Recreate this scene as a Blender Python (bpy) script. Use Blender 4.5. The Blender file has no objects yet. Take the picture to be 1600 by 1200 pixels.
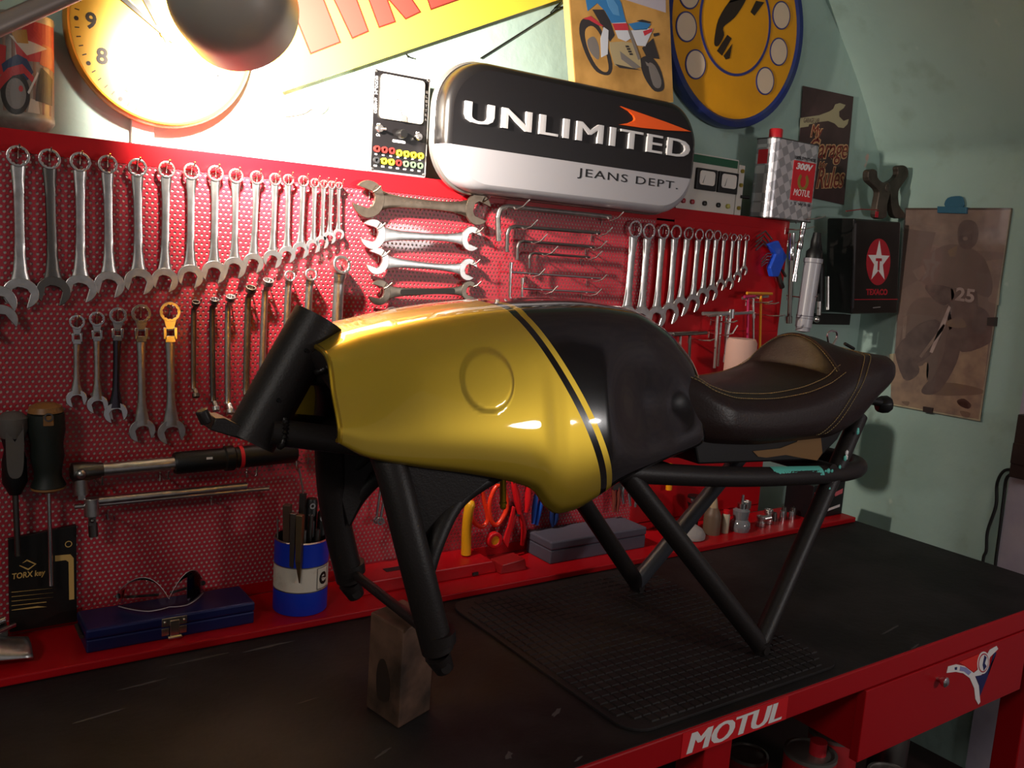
import bpy, bmesh, math, random
import numpy as np
from mathutils import Vector, Matrix
random.seed(7)
SC = bpy.context.scene
COL = SC.collection
PI = math.pi
ZO = 1.65                      # eye height; the bench top is at 0.90

# ---------------------------------------------------------------- camera
FOC, YAW, PITCH, ROLL = 1382.04, 0.612437, 0.146021, -0.0679223
def _axes():
    cy, sy, cp, sp, cr, sr = math.cos(YAW), math.sin(YAW), math.cos(PITCH), math.sin(PITCH), math.cos(ROLL), math.sin(ROLL)
    f = Vector((sy*cp, cy*cp, -sp)); r0 = Vector((cy, -sy, 0)); d0 = f.cross(r0)
    return cr*r0 + sr*d0, -sr*r0 + cr*d0, f
CR, CD, CF = _axes()
CP = Vector((0, -1.72, ZO))
cam_d = bpy.data.cameras.new('camera'); cam = bpy.data.objects.new('camera', cam_d); COL.objects.link(cam)
cam_d.sensor_width = 36; cam_d.lens = FOC/1600*36; cam_d.clip_start = .02; cam_d.clip_end = 60
cam.matrix_world = Matrix(((CR.x, -CD.x, -CF.x, CP.x), (CR.y, -CD.y, -CF.y, CP.y), (CR.z, -CD.z, -CF.z, CP.z), (0, 0, 0, 1)))
SC.camera = cam
def _ray(px, py): return (CR*(px-800) + CD*(py-600) + CF*FOC)
def PY(px, py, y):             # the point of the place seen at a pixel, on the upright plane y
    d = _ray(px, py); return CP + d*((y-CP.y)/d.y)
def PX(px, py, x):
    d = _ray(px, py); return CP + d*((x-CP.x)/d.x)
def PZ(px, py, z):
    d = _ray(px, py); return CP + d*((z-CP.z)/d.z)
def V(x, y, z): return Vector((x, y, z+ZO))   # z counted from eye height

# ---------------------------------------------------------------- light
SC.view_settings.view_transform = 'Standard'; SC.view_settings.look = 'None'
SC.view_settings.gamma = 1; SC.view_settings.use_curve_mapping = False
SC.view_settings.exposure = 0.0
W = bpy.data.worlds.new('world'); SC.world = W; W.use_nodes = True
W.node_tree.nodes['Background'].inputs[0].default_value = (1.0, .93, .93, 1)
W.node_tree.nodes['Background'].inputs[1].default_value = .13
def area(name, loc, target, sx, sy, power, col):
    l = bpy.data.lights.new(name, 'AREA'); l.shape = 'ELLIPSE'; l.size = sx; l.size_y = sy; l.energy = power; l.color = col
    o = bpy.data.objects.new(name, l); COL.objects.link(o); o.location = loc
    o.rotation_euler = (Vector(target)-Vector(loc)).to_track_quat('-Z', 'Y').to_euler(); return o
area('standing_lamp', (2.25, -2.6, 1.70), (.9, -.5, 1.25), .34, .13, 10, (1, .95, .92))
area('ceiling_lamp', (-1.4, -2.0, 2.5), (1.9, -.2, 1.6), .5, .4, 13, (1, .92, .86))

# ---------------------------------------------------------------- materials
def lin(h):
    h = h.lstrip('#'); o = []
    for i in (0, 2, 4):
        c = int(h[i:i+2], 16)/255; o.append(c/12.92 if c <= .04045 else ((c+.055)/1.055)**2.4)
    return (*o, 1)
_M = {}
def mat(name, col, rough=.5, metal=0, coat=0, noise=None, bump=0, bscale=40, spec=.5, emit=None, alpha=1, trans=0, ior=1.45):
    if name in _M: return _M[name]
    m = bpy.data.materials.new(name); m.use_nodes = True; N = m.node_tree.nodes; L = m.node_tree.links
    b = N['Principled BSDF']; c = lin(col) if isinstance(col, str) else col
    b.inputs['Base Color'].default_value = c; b.inputs['Roughness'].default_value = rough; b.inputs['Metallic'].default_value = metal
    b.inputs['Coat Weight'].default_value = coat; b.inputs['Coat Roughness'].default_value = .04
    b.inputs['Specular IOR Level'].default_value = spec; b.inputs['Alpha'].default_value = alpha
    b.inputs['Transmission Weight'].default_value = trans; b.inputs['IOR'].default_value = ior
    if emit: b.inputs['Emission Color'].default_value = c; b.inputs['Emission Strength'].default_value = emit
    if noise or bump:
        tc = N.new('ShaderNodeTexCoord')
        n = N.new('ShaderNodeTexNoise'); n.inputs['Scale'].default_value = noise[1] if noise else bscale; n.inputs['Detail'].default_value = 6
        L.new(tc.outputs['Object'], n.inputs['Vector'])
        if noise:
            mx = N.new('ShaderNodeMixRGB'); mx.inputs[1].default_value = c; mx.inputs[2].default_value = lin(noise[0])
            rp = N.new('ShaderNodeValToRGB'); rp.color_ramp.elements[0].position = noise[2]; rp.color_ramp.elements[1].position = noise[3]
            L.new(n.outputs[0], rp.inputs[0]); L.new(rp.outputs[0], mx.inputs[0]); L.new(mx.outputs[0], b.inputs['Base Color'])
        if bump:
            n2 = N.new('ShaderNodeTexNoise'); n2.inputs['Scale'].default_value = bscale; n2.inputs['Detail'].default_value = 4
            L.new(tc.outputs['Object'], n2.inputs['Vector'])
            bp = N.new('ShaderNodeBump'); bp.inputs['Strength'].default_value = bump; bp.inputs['Distance'].default_value = .004
            L.new(n2.outputs[0], bp.inputs['Height']); L.new(bp.outputs[0], b.inputs['Normal'])
    _M[name] = m; return m
red = mat('red_enamel', '#a50a14', .36, coat=.05, spec=.3)
redp = mat('red_perforated_enamel', '#a52a37', .36, coat=.2)
chrome = mat('chrome', '#dcdadb', .2, 1)
steel = mat('satin_steel', '#cfccca', .33, 1, noise=('#b0aca8', 60, .35, .75))
dull = mat('dull_steel', '#8f8478', .4, 1, noise=('#7a6f62', 50, .3, .7))
dark = mat('dark_steel', '#6e6a66', .38, 1)
blk = mat('black_plastic', '#0c0b0b', .45)
rub = mat('black_rubber', '#151313', .65)
frm = mat('black_frame_paint', '#221d1c', .45, bump=.12, bscale=300, spec=.4)
white = mat('white_print', '#e6e0de', .5)
black = mat('black_print', '#0d0b0b', .5)

# ---------------------------------------------------------------- mesh building
class MB:
    def __init__(s): s.v = []; s.f = []; s.m = []; s.s = []
    def add(s, vs, fs, m=0, sm=False):
        b = len(s.v); s.v += [tuple(v) for v in vs]
        for f in fs: s.f.append([i+b for i in f]); s.m.append(m); s.s.append(sm)
        return s
    def box(s, c, d, m=0, R=None):
        c = Vector(c); vs = []
        for x in (-.5, .5):
            for y in (-.5, .5):
                for z in (-.5, .5):
                    p = Vector((x*d[0], y*d[1], z*d[2])); p = R @ p if R else p; vs.append(c+p)
        return s.add(vs, [(0, 1, 3, 2), (4, 6, 7, 5), (0, 4, 5, 1), (2, 3, 7, 6), (0, 2, 6, 4), (1, 5, 7, 3)], m)
    def span(s, a, b, m=0):
        return s.box([(a[i]+b[i])/2 for i in range(3)], [abs(b[i]-a[i]) for i in range(3)], m)
    def tube(s, pts, r, n=12, m=0, caps=True, sm=True, up=None):
        pts = [Vector(p) for p in pts]; k = len(pts); rs = r if isinstance(r, (list, tuple)) else [r]*k
        T = [(pts[min(i+1, k-1)]-pts[max(i-1, 0)]).normalized() for i in range(k)]
        u = up or (Vector((0, 0, 1)) if abs(T[0].z) < .9 else Vector((1, 0, 0)))
        u = (u - T[0]*u.dot(T[0])).normalized(); vs = []
        for i in range(k):
            u = (u - T[i]*u.dot(T[i])).normalized(); w = T[i].cross(u)
            for j in range(n):
                a = 2*PI*(j+.5)/n; vs.append(pts[i] + (u*math.cos(a)+w*math.sin(a))*rs[i])
        fs = [(i*n+j, i*n+(j+1) % n, (i+1)*n+(j+1) % n, (i+1)*n+j) for i in range(k-1) for j in range(n)]
        s.add(vs, fs, m, sm)
        if caps:
            s.add(vs[:n], [list(range(n))[::-1]], m); s.add(vs[-n:], [list(range(n))], m)
        return s
    def lathe(s, prof, o, ax=(0, 0, 1), n=28, m=0, sm=True, ref=None):       # prof: (radius, height[, material])
        o = Vector(o); ax = Vector(ax).normalized(); u = Vector(ref) if ref else (Vector((1, 0, 0)) if abs(ax.x) < .9 else Vector((0, 1, 0)))
        u = (u-ax*u.dot(ax)).normalized(); w = ax.cross(u); vs = []
        for p in prof:
            for j in range(n):
                a = 2*PI*j/n; vs.append(o+ax*p[1]+(u*math.cos(a)+w*math.sin(a))*max(p[0], 1e-5))
        b = len(s.v); s.v += [tuple(v) for v in vs]
        for i in range(len(prof)-1):
            mm = prof[i][2] if len(prof[i]) > 2 else m
            for j in range(n):
                s.f.append([b+i*n+j, b+i*n+(j+1) % n, b+(i+1)*n+(j+1) % n, b+(i+1)*n+j]); s.m.append(mm); s.s.append(sm)
        return s
    def prism(s, pts, F, d0, d1, m=0, m2=None):       # outline in the plane F=(origin, right, up, normal)
        o, ux, uy, un = F; n = len(pts)
        A = [o+ux*p[0]+uy*p[1]+un*d0 for p in pts]; B = [o+ux*p[0]+uy*p[1]+un*d1 for p in pts]
        ar = sum(pts[i][0]*pts[(i+1) % n][1]-pts[(i+1) % n][0]*pts[i][1] for i in range(n))
        rg = list(range(n)); side = [(i, (i+1) % n, n+(i+1) % n, n+i) for i in rg]
        if ar < 0: side = [f[::-1] for f in side]
        s.add(A+B, [rg[::-1] if ar > 0 else rg], m)
        s.add(A+B, [[n+i for i in (rg if ar > 0 else rg[::-1])]], m)
        s.add(A+B, side, m if m2 is None else m2)
        return s
    def ring(s, c, un, ro, ri, d0, d1, n=32, m=0, pts=0, ref=None):
        un = Vector(un).normalized(); u = Vector(ref) if ref else (Vector((1, 0, 0)) if abs(un.x) < .9 else Vector((0, 0, 1)))
        u = (u-un*u.dot(un)).normalized(); w = un.cross(u); c = Vector(c); vs = []
        for d, hole in ((d0, 0), (d1, 0), (d0, 1), (d1, 1)):
            for j in range(n):
                a = 2*PI*j/n; r = ri*(1+(.09 if (j//2 if n > 24 else j) % 2 else -.04)*pts) if hole else ro
                vs.append(c+un*d+(u*math.cos(a)+w*math.sin(a))*r)
        fs = []
        for j in range(n):
            k = (j+1) % n
            fs += [(j, k, n+k, n+j), (2*n+k, 2*n+j, 3*n+j, 3*n+k), (n+j, n+k, 3*n+k, 3*n+j), (k, j, 2*n+j, 2*n+k)]
        return s.add(vs, fs, m, False)
    def ball(s, c, r, m=0, n=12, sc=(1, 1, 1)):
        k = n//2+1; pr = [(math.sin(PI*i/(k-1)), -math.cos(PI*i/(k-1))) for i in range(k)]; c = Vector(c); vs = []
        for a, h in pr:
            for j in range(n): vs.append(c+Vector((a*math.cos(2*PI*j/n)*r*sc[0], a*math.sin(2*PI*j/n)*r*sc[1], h*r*sc[2])))
        return s.add(vs, [(i*n+j, i*n+(j+1) % n, (i+1)*n+(j+1) % n, (i+1)*n+j) for i in range(k-1) for j in range(n)], m, True)
    def grid(s, P, m=0, closed=False, sm=True):          # P[i][j] points
        a, b = len(P), len(P[0]); vs = [p for row in P for p in row]
        s.add(vs, [(i*b+j, i*b+(j+1) % b, (i+1)*b+(j+1) % b, (i+1)*b+j) for i in range(a-1) for j in range(b if closed else b-1)], m, sm); return s
    def obj(s, name, mats, parent=None, bevel=0, seg=2, **props):
        me = bpy.data.meshes.new(name); me.from_pydata(s.v, [], s.f); mats = mats if isinstance(mats, (list, tuple)) else [mats]
        for m in mats: me.materials.append(m)
        me.polygons.foreach_set('material_index', s.m); me.polygons.foreach_set('use_smooth', s.s)
        bm = bmesh.new(); bm.from_mesh(me); bmesh.ops.remove_doubles(bm, verts=bm.verts, dist=1e-6)
        bm.to_mesh(me); bm.free(); me.update()
        if any(s.s): me.set_sharp_from_angle(angle=.75)
        o = bpy.data.objects.new(name, me); COL.objects.link(o); put(o, parent)
        if bevel:
            b = o.modifiers.new('bevel', 'BEVEL'); b.width = bevel; b.segments = seg; b.limit_method = 'ANGLE'; b.angle_limit = .6; b.harden_normals = False
        for k, v in props.items(): o[k] = v
        return o
def put(o, parent):
    if parent is not None:
        o.parent = parent; o.matrix_parent_inverse = Matrix.Translation(-parent.location)
def T(name, label, cat, loc, group=None):
    o = bpy.data.objects.new(name, None); COL.objects.link(o); o.location = loc; o.empty_display_size = .05
    o['label'] = label; o['category'] = cat
    if group: o['group'] = group
    return o
def tag(o, label, cat, group=None):
    o['label'] = label; o['category'] = cat
    if group: o['group'] = group
    return o
def S(o): o['kind'] = 'structure'; return o
X_, Y_, Z_ = Vector((1, 0, 0)), Vector((0, 1, 0)), Vector((0, 0, 1))
def FY(y, o=None):               # a frame on an upright plane facing the room
    o = o or Vector((0, y, 0)); return (Vector((o.x, y, o.z)), X_, Z_, -Y_)
def pix(pl, pts):                # pixel outline -> plane coordinates
    k, v = pl
    if k == 'y': return [(p.x, p.z) for p in (PY(a, b, v) for a, b in pts)]
    return [(-p.y, p.z) for p in (PX(a, b, v) for a, b in pts)]
def FR(pl): return FY(pl[1]) if pl[0] == 'y' else (Vector((pl[1], 0, 0)), -Y_, Z_, -X_)
def rrect(x0, z0, x1, z1, r, n=5):
    o = []
    for cx, cz, a0 in ((x1-r, z1-r, 0), (x0+r, z1-r, 90), (x0+r, z0+r, 180), (x1-r, z0+r, 270)):
        for i in range(n+1):
            a = math.radians(a0+90*i/n); o.append((cx+r*math.cos(a), cz+r*math.sin(a)))
    return o
def circ(cx, cz, r, n=32, a0=0, a1=2*PI, rz=None):
    return [(cx+r*math.cos(a0+(a1-a0)*i/n), cz+(rz or r)*math.sin(a0+(a1-a0)*i/n)) for i in range(n if abs(a1-a0-2*PI) < 1e-6 else n+1)]
def smooth(pts, n=6, closed=False):
    P = [Vector(p) for p in pts]; k = len(P); out = []
    for i in range(k if closed else k-1):
        a = P[(i-1) % k] if closed or i else P[0]; b = P[i]; c = P[(i+1) % k]; d = P[(i+2) % k] if closed else P[min(i+2, k-1)]
        for j in range(n):
            t = j/n; out.append(.5*((2*b)+(c-a)*t+(2*a-5*b+4*c-d)*t*t+(3*b-a-3*c+d)*t**3))
    if not closed: out.append(P[-1])
    return out
def sm2(pts, n=5, closed=True): return [(p.x, p.y) for p in smooth([Vector((a, b, 0)) for a, b in pts], n, closed)]
_TC = {}
def glyphs(t, off=0, sp=1.0, shear=0):
    k = (t, off, sp, shear)
    if k not in _TC:
        cu = bpy.data.curves.new('t', 'FONT'); cu.body = t; cu.size = 1; cu.offset = off; cu.space_character = sp; cu.shear = shear; cu.resolution_u = 3
        o = bpy.data.objects.new('t', cu); COL.objects.link(o); dg = bpy.context.evaluated_depsgraph_get()
        me = bpy.data.meshes.new_from_object(o.evaluated_get(dg))
        _TC[k] = ([tuple(v.co) for v in me.vertices], [list(p.vertices) for p in me.polygons], [e.vertices[:] for e in me.edges])
        bpy.data.objects.remove(o); bpy.data.curves.remove(cu); bpy.data.meshes.remove(me)
    return _TC[k]
def text_into(mb, t, O, ux, uy, w=None, h=None, m=0, ext=.0004, off=0, sp=1.0, shear=0, wrap=None):
    """letters with a little thickness, fitted to width w and height h, lower left corner at O"""
    vs, fs, _ = glyphs(t, off, sp, shear)
    x0 = min(v[0] for v in vs); x1 = max(v[0] for v in vs); y0 = min(v[1] for v in vs); y1 = max(v[1] for v in vs)
    sx = w/(x1-x0) if w else h/(y1-y0); sy = h/(y1-y0) if h else sx
    ux, uy = Vector(ux), Vector(uy); un = ux.cross(uy); O = Vector(O)
    f = wrap or (lambda a, b, d: O+ux*a+uy*b+un*d)
    A = [f((v[0]-x0)*sx, (v[1]-y0)*sy, 0) for v in vs]; B = [f((v[0]-x0)*sx, (v[1]-y0)*sy, ext) for v in vs]; n = len(vs)
    cnt = {}
    for p in fs:
        for i in range(len(p)):
            e = (p[i], p[(i+1) % len(p)]); cnt[e] = cnt.get(e, 0)+1
    side = [(a, b, n+b, n+a) for a, b in cnt if (b, a) not in cnt]
    mb.add(A+B, [[n+i for i in p] for p in fs]+[s_ for s_ in side], m); return mb
ORD = ['first', 'second', 'third', 'fourth', 'fifth', 'sixth', 'seventh', 'eighth', 'ninth', 'tenth', 'eleventh', 'twelfth', 'thirteenth', 'fourteenth', 'fifteenth', 'sixteenth', 'seventeenth', 'eighteenth']

# ---------------------------------------------------------------- the room
YW, XW, ZB = .10, 2.72, .90      # back wall, right wall, bench top
def plaster():
    m = bpy.data.materials.new('green_plaster'); m.use_nodes = True; N = m.node_tree.nodes; L = m.node_tree.links; b = N['Principled BSDF']
    tc = N.new('ShaderNodeTexCoord')
    def ns(sc, det=6, w=0):
        n = N.new('ShaderNodeTexNoise'); n.inputs['Scale'].default_value = sc; n.inputs['Detail'].default_value = det
        mp = N.new('ShaderNodeMapping'); mp.inputs['Location'].default_value = (w, w*2, w); L.new(tc.outputs['Object'], mp.inputs[0]); L.new(mp.outputs[0], n.inputs['Vector']); return n.outputs[0]
    def ramp(x, a, c):
        r = N.new('ShaderNodeValToRGB'); r.color_ramp.elements[0].position = a; r.color_ramp.elements[1].position = c; L.new(x, r.inputs[0]); return r.outputs[0]
    def mix(f, a, c):
        x = N.new('ShaderNodeMixRGB'); L.new(f, x.inputs[0])
        for i, q in ((1, a), (2, c)):
            if isinstance(q, str): x.inputs[i].default_value = lin(q)
            else: L.new(q, x.inputs[i])
        return x.outputs[0]
    col = mix(ramp(ns(2.2), .3, .75), '#99b2a9', '#abc0b7')
    col = mix(ramp(ns(9, 8, 3), .58, .70), col, '#9aaea3')
    col = mix(ramp(ns(7, 3, 9), .69, .72), col, '#c3cdc2')
    col = mix(ramp(ns(5.5, 3, 21), .735, .75), col, '#c9a79a')
    L.new(col, b.inputs['Base Color']); b.inputs['Roughness'].default_value = .75; b.inputs['Specular IOR Level'].default_value = .25
    bp = N.new('ShaderNodeBump'); bp.inputs['Strength'].default_value = .35; bp.inputs['Distance'].default_value = .01
    L.new(ns(14, 8, 5), bp.inputs['Height']); L.new(bp.outputs[0], b.inputs['Normal']); return m
green = plaster()
lilac = mat('lilac_plaster', '#a99fae', .8, noise=('#b9afb8', 6, .4, .6), bump=.3, bscale=20)
S(MB().box((.35, YW+.1, 1.6), (5.4, .2, 3.6)).obj('wall_back', green))
# right wall leaning over into the vault
zs = [0, .5, 1, 1.4, 1.7, 1.9, 2.0] + [ZO+.38+.01*i for i in range(0, 6)] + [ZO+.38+d for d in (.08, .12, .17, .23, .3, .38, .46, .55, .65, .75, .85, .95)]
def vx(z):
    d = max(0, z-ZO-.38); return XW-(.55*d+.68*d*d)*(1 if d > .06 else d/.06)
def wallstrip(y0, y1, f): return [[Vector((f(z), y, z)) for y in (y0, y1)] for z in sorted(zs)]
w = MB(); ztop = max(zs)
A = wallstrip(YW, -.47, vx); w.grid(A)
w.add([(vx(z), YW, z) for z in sorted(zs)]+[(XW+.3, YW, ztop), (XW+.3, YW, 0)], [list(range(len(zs)+2))])
w.add([(vx(z), -.47, z) for z in sorted(zs)]+[(XW+.3, -.47, ztop), (XW+.3, -.47, 0)], [list(range(len(zs)+2))[::-1]])
S(w.obj('wall_right', green))
w = MB(); B = wallstrip(-.47, -3.6, lambda z: vx(z)-.012); w.grid(B)
w.add([(vx(z)-.012, -.47, z) for z in sorted(zs)]+[(XW+.3, -.47, ztop), (XW+.3, -.47, 0)], [list(range(len(zs)+2))])
S(w.obj('trim_1', lilac))
S(MB().box((.35, -1.75, ztop+.05), (5.4, 4, .1)).obj('ceiling', mat('ceiling_plaster', '#b9c4ba', .8)))
S(MB().box((.35, -1.75, -.05), (5.4, 4, .1)).obj('floor', mat('concrete_floor', '#57504c', .7, noise=('#453f3c', 8, .4, .6))))
S(MB().box((-2.3, -1.75, 1.5), (.1, 4, 3.2)).obj('wall_left', green))  # unseen side wall, added to block light from the left
S(MB().prism(sm2([(-.03, .008), (.0, .03), (.02, .012), (.045, .0), (.03, -.02), (.01, -.012), (-.01, -.025), (-.05, -.035), (-.035, -.012)], 3), (PY(480, 160, YW), X_, Z_, -Y_), 0, .007).obj('trim_2', mat('chipped_plaster', '#d9d4c8', .9), bevel=.003))

# ---------------------------------------------------------------- workbench
bench_t = T('workbench', 'long red steel workbench covered with a worn black rubber top', 'workbench', (.9, -.4, 0))
XL, XR, YF, YL = -.75, 2.44, -.80, -.172
topm = mat('worn_black_rubber_top', '#191717', .6, noise=('#2c2828', 5, .45, .7), bump=.25, bscale=60, spec=.3)
MB().span((XL, YF+.004, ZB-.006), (XR, .0, ZB)).obj('rubber_top', topm, bench_t, .002)
f = MB(); f.span((XL, YF, ZB-.05), (XR, YF+.03, ZB-.001)); f.span((XL, YF+.03, ZB-.05), (XR-.002, 0, ZB-.0065)); f.obj('top_frame', red, bench_t, .003)
lp = MB(); lp.span((XL, YL, ZB+.001), (2.42, 0, ZB+.0165)); lp.obj('rear_ledge', red, bench_t, .003, 3)
for x0, x1 in ((1.105, 1.175), (2.28, 2.38)):
    MB().span((x0, YF+.012, 0), (x1, YF+.075, ZB-.05)).obj('leg', red, bench_t, .003)
    MB().span((x0, -.08, 0), (x1, -.02, ZB-.05)).obj('leg', red, bench_t, .003)
MB().span((-.2, -.76, .33), (2.36, -.03, .345)).obj('lower_shelf', mat('dark_shelf', '#2a1214', .6), bench_t)
dr = MB(); dr.span((1.545, YF-.002, ZB-.205), (2.2, YF+.018, ZB-.052)).span((1.55, YF+.018, ZB-.19), (2.19, -.3, ZB-.06)); d = dr.obj('drawer', red, bench_t, .002)
kb = PY(1466, 1061, YF-.002); MB().lathe([(.0, 0), (.006, 0), (.006, .006), (.011, .012), (.011, .018), (.005, .022), (0, .022)], kb, -Y_, 16).obj('knob', chrome, d)
# scuffs on the rubber
for px, py, l, wd, a in ((870, 1113, .05, .012, .5), (795, 1180, .025, .012, .8), (905, 1185, .03, .006, .3), (310, 1030, .12, .007, .05), (220, 1070, .09, .006, .1), (420, 1010, .1, .008, .05), (1390, 985, .1, .006, .15), (600, 1175, .05, .005, .4), (150, 1120, .1, .006, .12), (1430, 1010, .05, .004, .2), (480, 1095, .06, .004, .1), (1105, 880, .05, .004, .1)):
    c = PZ(px, py, ZB); o = []
    for i in range(12):
        t = 2*PI*i/12; r = random.uniform(.5, 1.1); p = (math.cos(t)*l*r/2, math.sin(t)*wd*r/2)
        o.append((p[0]*math.cos(a)-p[1]*math.sin(a), p[0]*math.sin(a)+p[1]*math.cos(a)))
    MB().prism(o, (c, X_, Y_, Z_), 0, .0003).obj('scuff_mark', mat('grey_scuff', '#4a4544', .8), bench_t)
# lettering on the apron
z0 = ZB-.0475; k = MB()
a, b = PY(1062, 1192, YF), PY(1229, 1107, YF)
k.span((a.x, YF-.0012, z0), (b.x, YF, ZB-.003))
for j in range(5): text_into(k, 'MOTUL', (a.x+.012+.0016*j, YF-.0013-.00004*j, z0+.004), X_, Z_, b.x-a.x-.032, .036, 1, off=.0, shear=.18, sp=1.0)
k.obj('sticker', [mat('bright_red_sticker', '#d01a22', .4), white], bench_t, label='bright red sticker with bold white letters')
# emblem sticker on the drawer
PL = ('y', YF-.0025); e = MB(); F = FR(PL)
def em(z, o, m, d0=0, d1=.0006): e.prism(pix(PL, [(1460+a*140/1200, 980+b*140/1200) for a, b in o]), F, d0, d1, m)
em(0, [(330, 470), (590, 360), (620, 400), (560, 560), (520, 600), (440, 540)], 0)
em(0, [(545, 650), (640, 640), (740, 520), (830, 340), (800, 330), (700, 690), (610, 920), (590, 760)], 1)
em(0, [(160, 610), (180, 525), (290, 495), (400, 520), (520, 610), (590, 780), (610, 1000), (585, 1035), (545, 960), (530, 820), (470, 680), (380, 615), (280, 595)], 2, 0, .0009)
em(0, [(515, 620), (590, 560), (740, 300), (830, 250), (850, 290), (740, 400), (700, 560), (620, 640), (540, 655)], 2, 0, .0008)
for r, m, dd in ((1, 2, .0010), (.86, 3, .0013), (.74, 2, .0016)):
    em(0, [(650+80*r*math.cos(t*PI/12)+10*math.sin(t*PI/12), 475-150*r*math.sin(t*PI/12)) for t in range(24)], m, 0, dd)
em(0, [(635, 500), (660, 370), (690, 400), (665, 480), (690, 520), (650, 580)], 1, 0, .0019)
em(0, [(265, 535), (300, 530), (295, 570), (268, 570)], 1, 0, .0012); em(0, [(340, 520), (420, 540), (490, 600), (450, 640), (390, 590), (330, 580)], 4, 0, .0012)
e.obj('emblem_sticker', [mat('sticker_orange_red', '#d8261d', .4), mat('sticker_navy', '#1d2358', .4), white, mat('sticker_crimson', '#b02a3c', .4), mat('sticker_lilac', '#8f8fbe', .4)], d, label='winged emblem sticker in white, navy and red')

# ---------------------------------------------------------------- perforated tool board
ZT = ZO+.148; Zb = ZB+.017
board = T('perforated_tool_board', 'red perforated steel tool board behind the workbench', 'tool board', (.9, 0, Zb))
def perforated(x0, x1, z0, z1, p=.0098, rh=.0028):
    dz = p*math.sqrt(3)/2; nr = int((z1-z0)/dz); nc = int((x1-x0)/p); R = p/math.sqrt(3)
    key = {}; vs = []; fs = []
    def vid(x, z):
        k = (round(x*2e4), round(z*2e4))
        if k not in key: key[k] = len(vs); vs.append((x, 0, z))
        return key[k]
    ca = [(math.cos(PI/6+i*PI/3), math.sin(PI/6+i*PI/3)) for i in range(6)]
    for r in range(nr):
        for c in range(nc):
            x = x0+(c+.5+(r % 2)*.5)*p; z = z0+(r+.5)*dz
            O = [vid(x+R*a, z+R*b) for a, b in ca]; I = []
            for a, b in ca: I.append(len(vs)); vs.append((x+rh*a, 0, z+rh*b))
            for i in range(6):
                j = (i+1) % 6; fs.append((O[i], I[i], I[j], O[j]))
    me = bpy.data.meshes.new('perforated_sheet'); me.from_pydata(vs, [], fs); me.materials.append(redp)
    o = bpy.data.objects.new('perforated_sheet', me); COL.objects.link(o); put(o, board)
    s = o.modifiers.new('thickness', 'SOLIDIFY'); s.thickness = .0009; s.offset = 0
    return o
XP = 1.635
perforated(-.30, XP, Zb+.02, ZT-.034)
f = MB()
f.span((-.32, -.001, ZT-.037), (2.165, .0015, ZT)).span((-.32, .0015, ZT-.0015), (2.165, YW-.002, ZT)).span((-.32, -.001, Zb), (2.165, .0015, Zb+.024))
f.span((XP-.004, -.001, Zb+.02), (2.165, .0015, ZT-.03)).span((2.1635, .0, Zb), (2.165, YW-.002, ZT)).span((-.32, -.001, Zb), (-.29, .0015, ZT))
f.obj('solid_frame', red, board, .001)
MB().span((-.30, .0012, Zb+.01), (XP, .0014, ZT-.03)).obj('lit_wall_stand_in', mat('pale_wall_stand_in', '#b3a59c', .8), board)  # sheet added close behind the holes, standing in for the lit wall
MB().span((XP+.06, -.0025, ZO-.175), (2.155, -.0012, ZO+.12)).obj('cover_plate', red, board, .001)
hookm = mat('bright_wire', '#d9d2cc', .25, 1)
def hook(px, py, L=.022, rise=.014, r=.0014, dx=.0, board_y=-.001):
    p = PY(px, py, board_y); m = MB()
    m.tube([p+Vector((0, .002, 0)), p+Vector((0, -L*.75, -.001)), p+Vector((dx*.4, -L, rise*.25)), p+Vector((dx, -L-.004, rise))], r, 6)
    m.tube([p+Vector((0, -.0015, .004)), p+Vector((0, -.0015, -.014))], r*.9, 6)
    return m.obj('hook', hookm, board)

# ---------------------------------------------------------------- spanners
def jaw(R, th, s=.52):           # open jaw in (along, across), centred on the head
    c, d = math.cos(th), math.sin(th); w = s*R; a0 = math.atan2(w, .86*R)
    p = [(.86*R, w)]+[(R*math.cos(a0+.12+(2*PI-2*a0-.24)*i/26), R*math.sin(a0+.12+(2*PI-2*a0-.24)*i/26)*1.06) for i in range(27)]+[(.86*R, -w)]
    p += [(-.12*R, -w), (-.34*R, -w*.55), (-.38*R, 0), (-.34*R, w*.55), (-.12*R, w)]
    return [(x*c-y*d, x*d+y*c) for x, y in p]
def shaft_mesh(P0, P1, un, ws, th, n=10, m=0, flat=.75):
    """tapering forged handle; ws are half widths along it"""
    P0, P1 = Vector(P0), Vector(P1); a = (P1-P0); un = Vector(un); b = a.normalized().cross(un); k = len(ws); G = []
    for i in range(k):
        c = P0+a*(i/(k-1)); row = []
        for j in range(n):
            t = 2*PI*j/n; cx, sx = math.cos(t), math.sin(t); e = flat
            row.append(c+b*(ws[i]*math.copysign(abs(cx)**e, cx))+un*(th*math.copysign(abs(sx)**e, sx)))
        G.append(row)
    mb = MB(); mb.grid(G, m, True); mb.add(G[0], [list(range(n))[::-1]], m); mb.add(G[-1], [list(range(n))], m); return mb
def frame_of(P0, P1):
    a = (P1-P0).normalized(); un = -Y_; return a, a.cross(un), un
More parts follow.
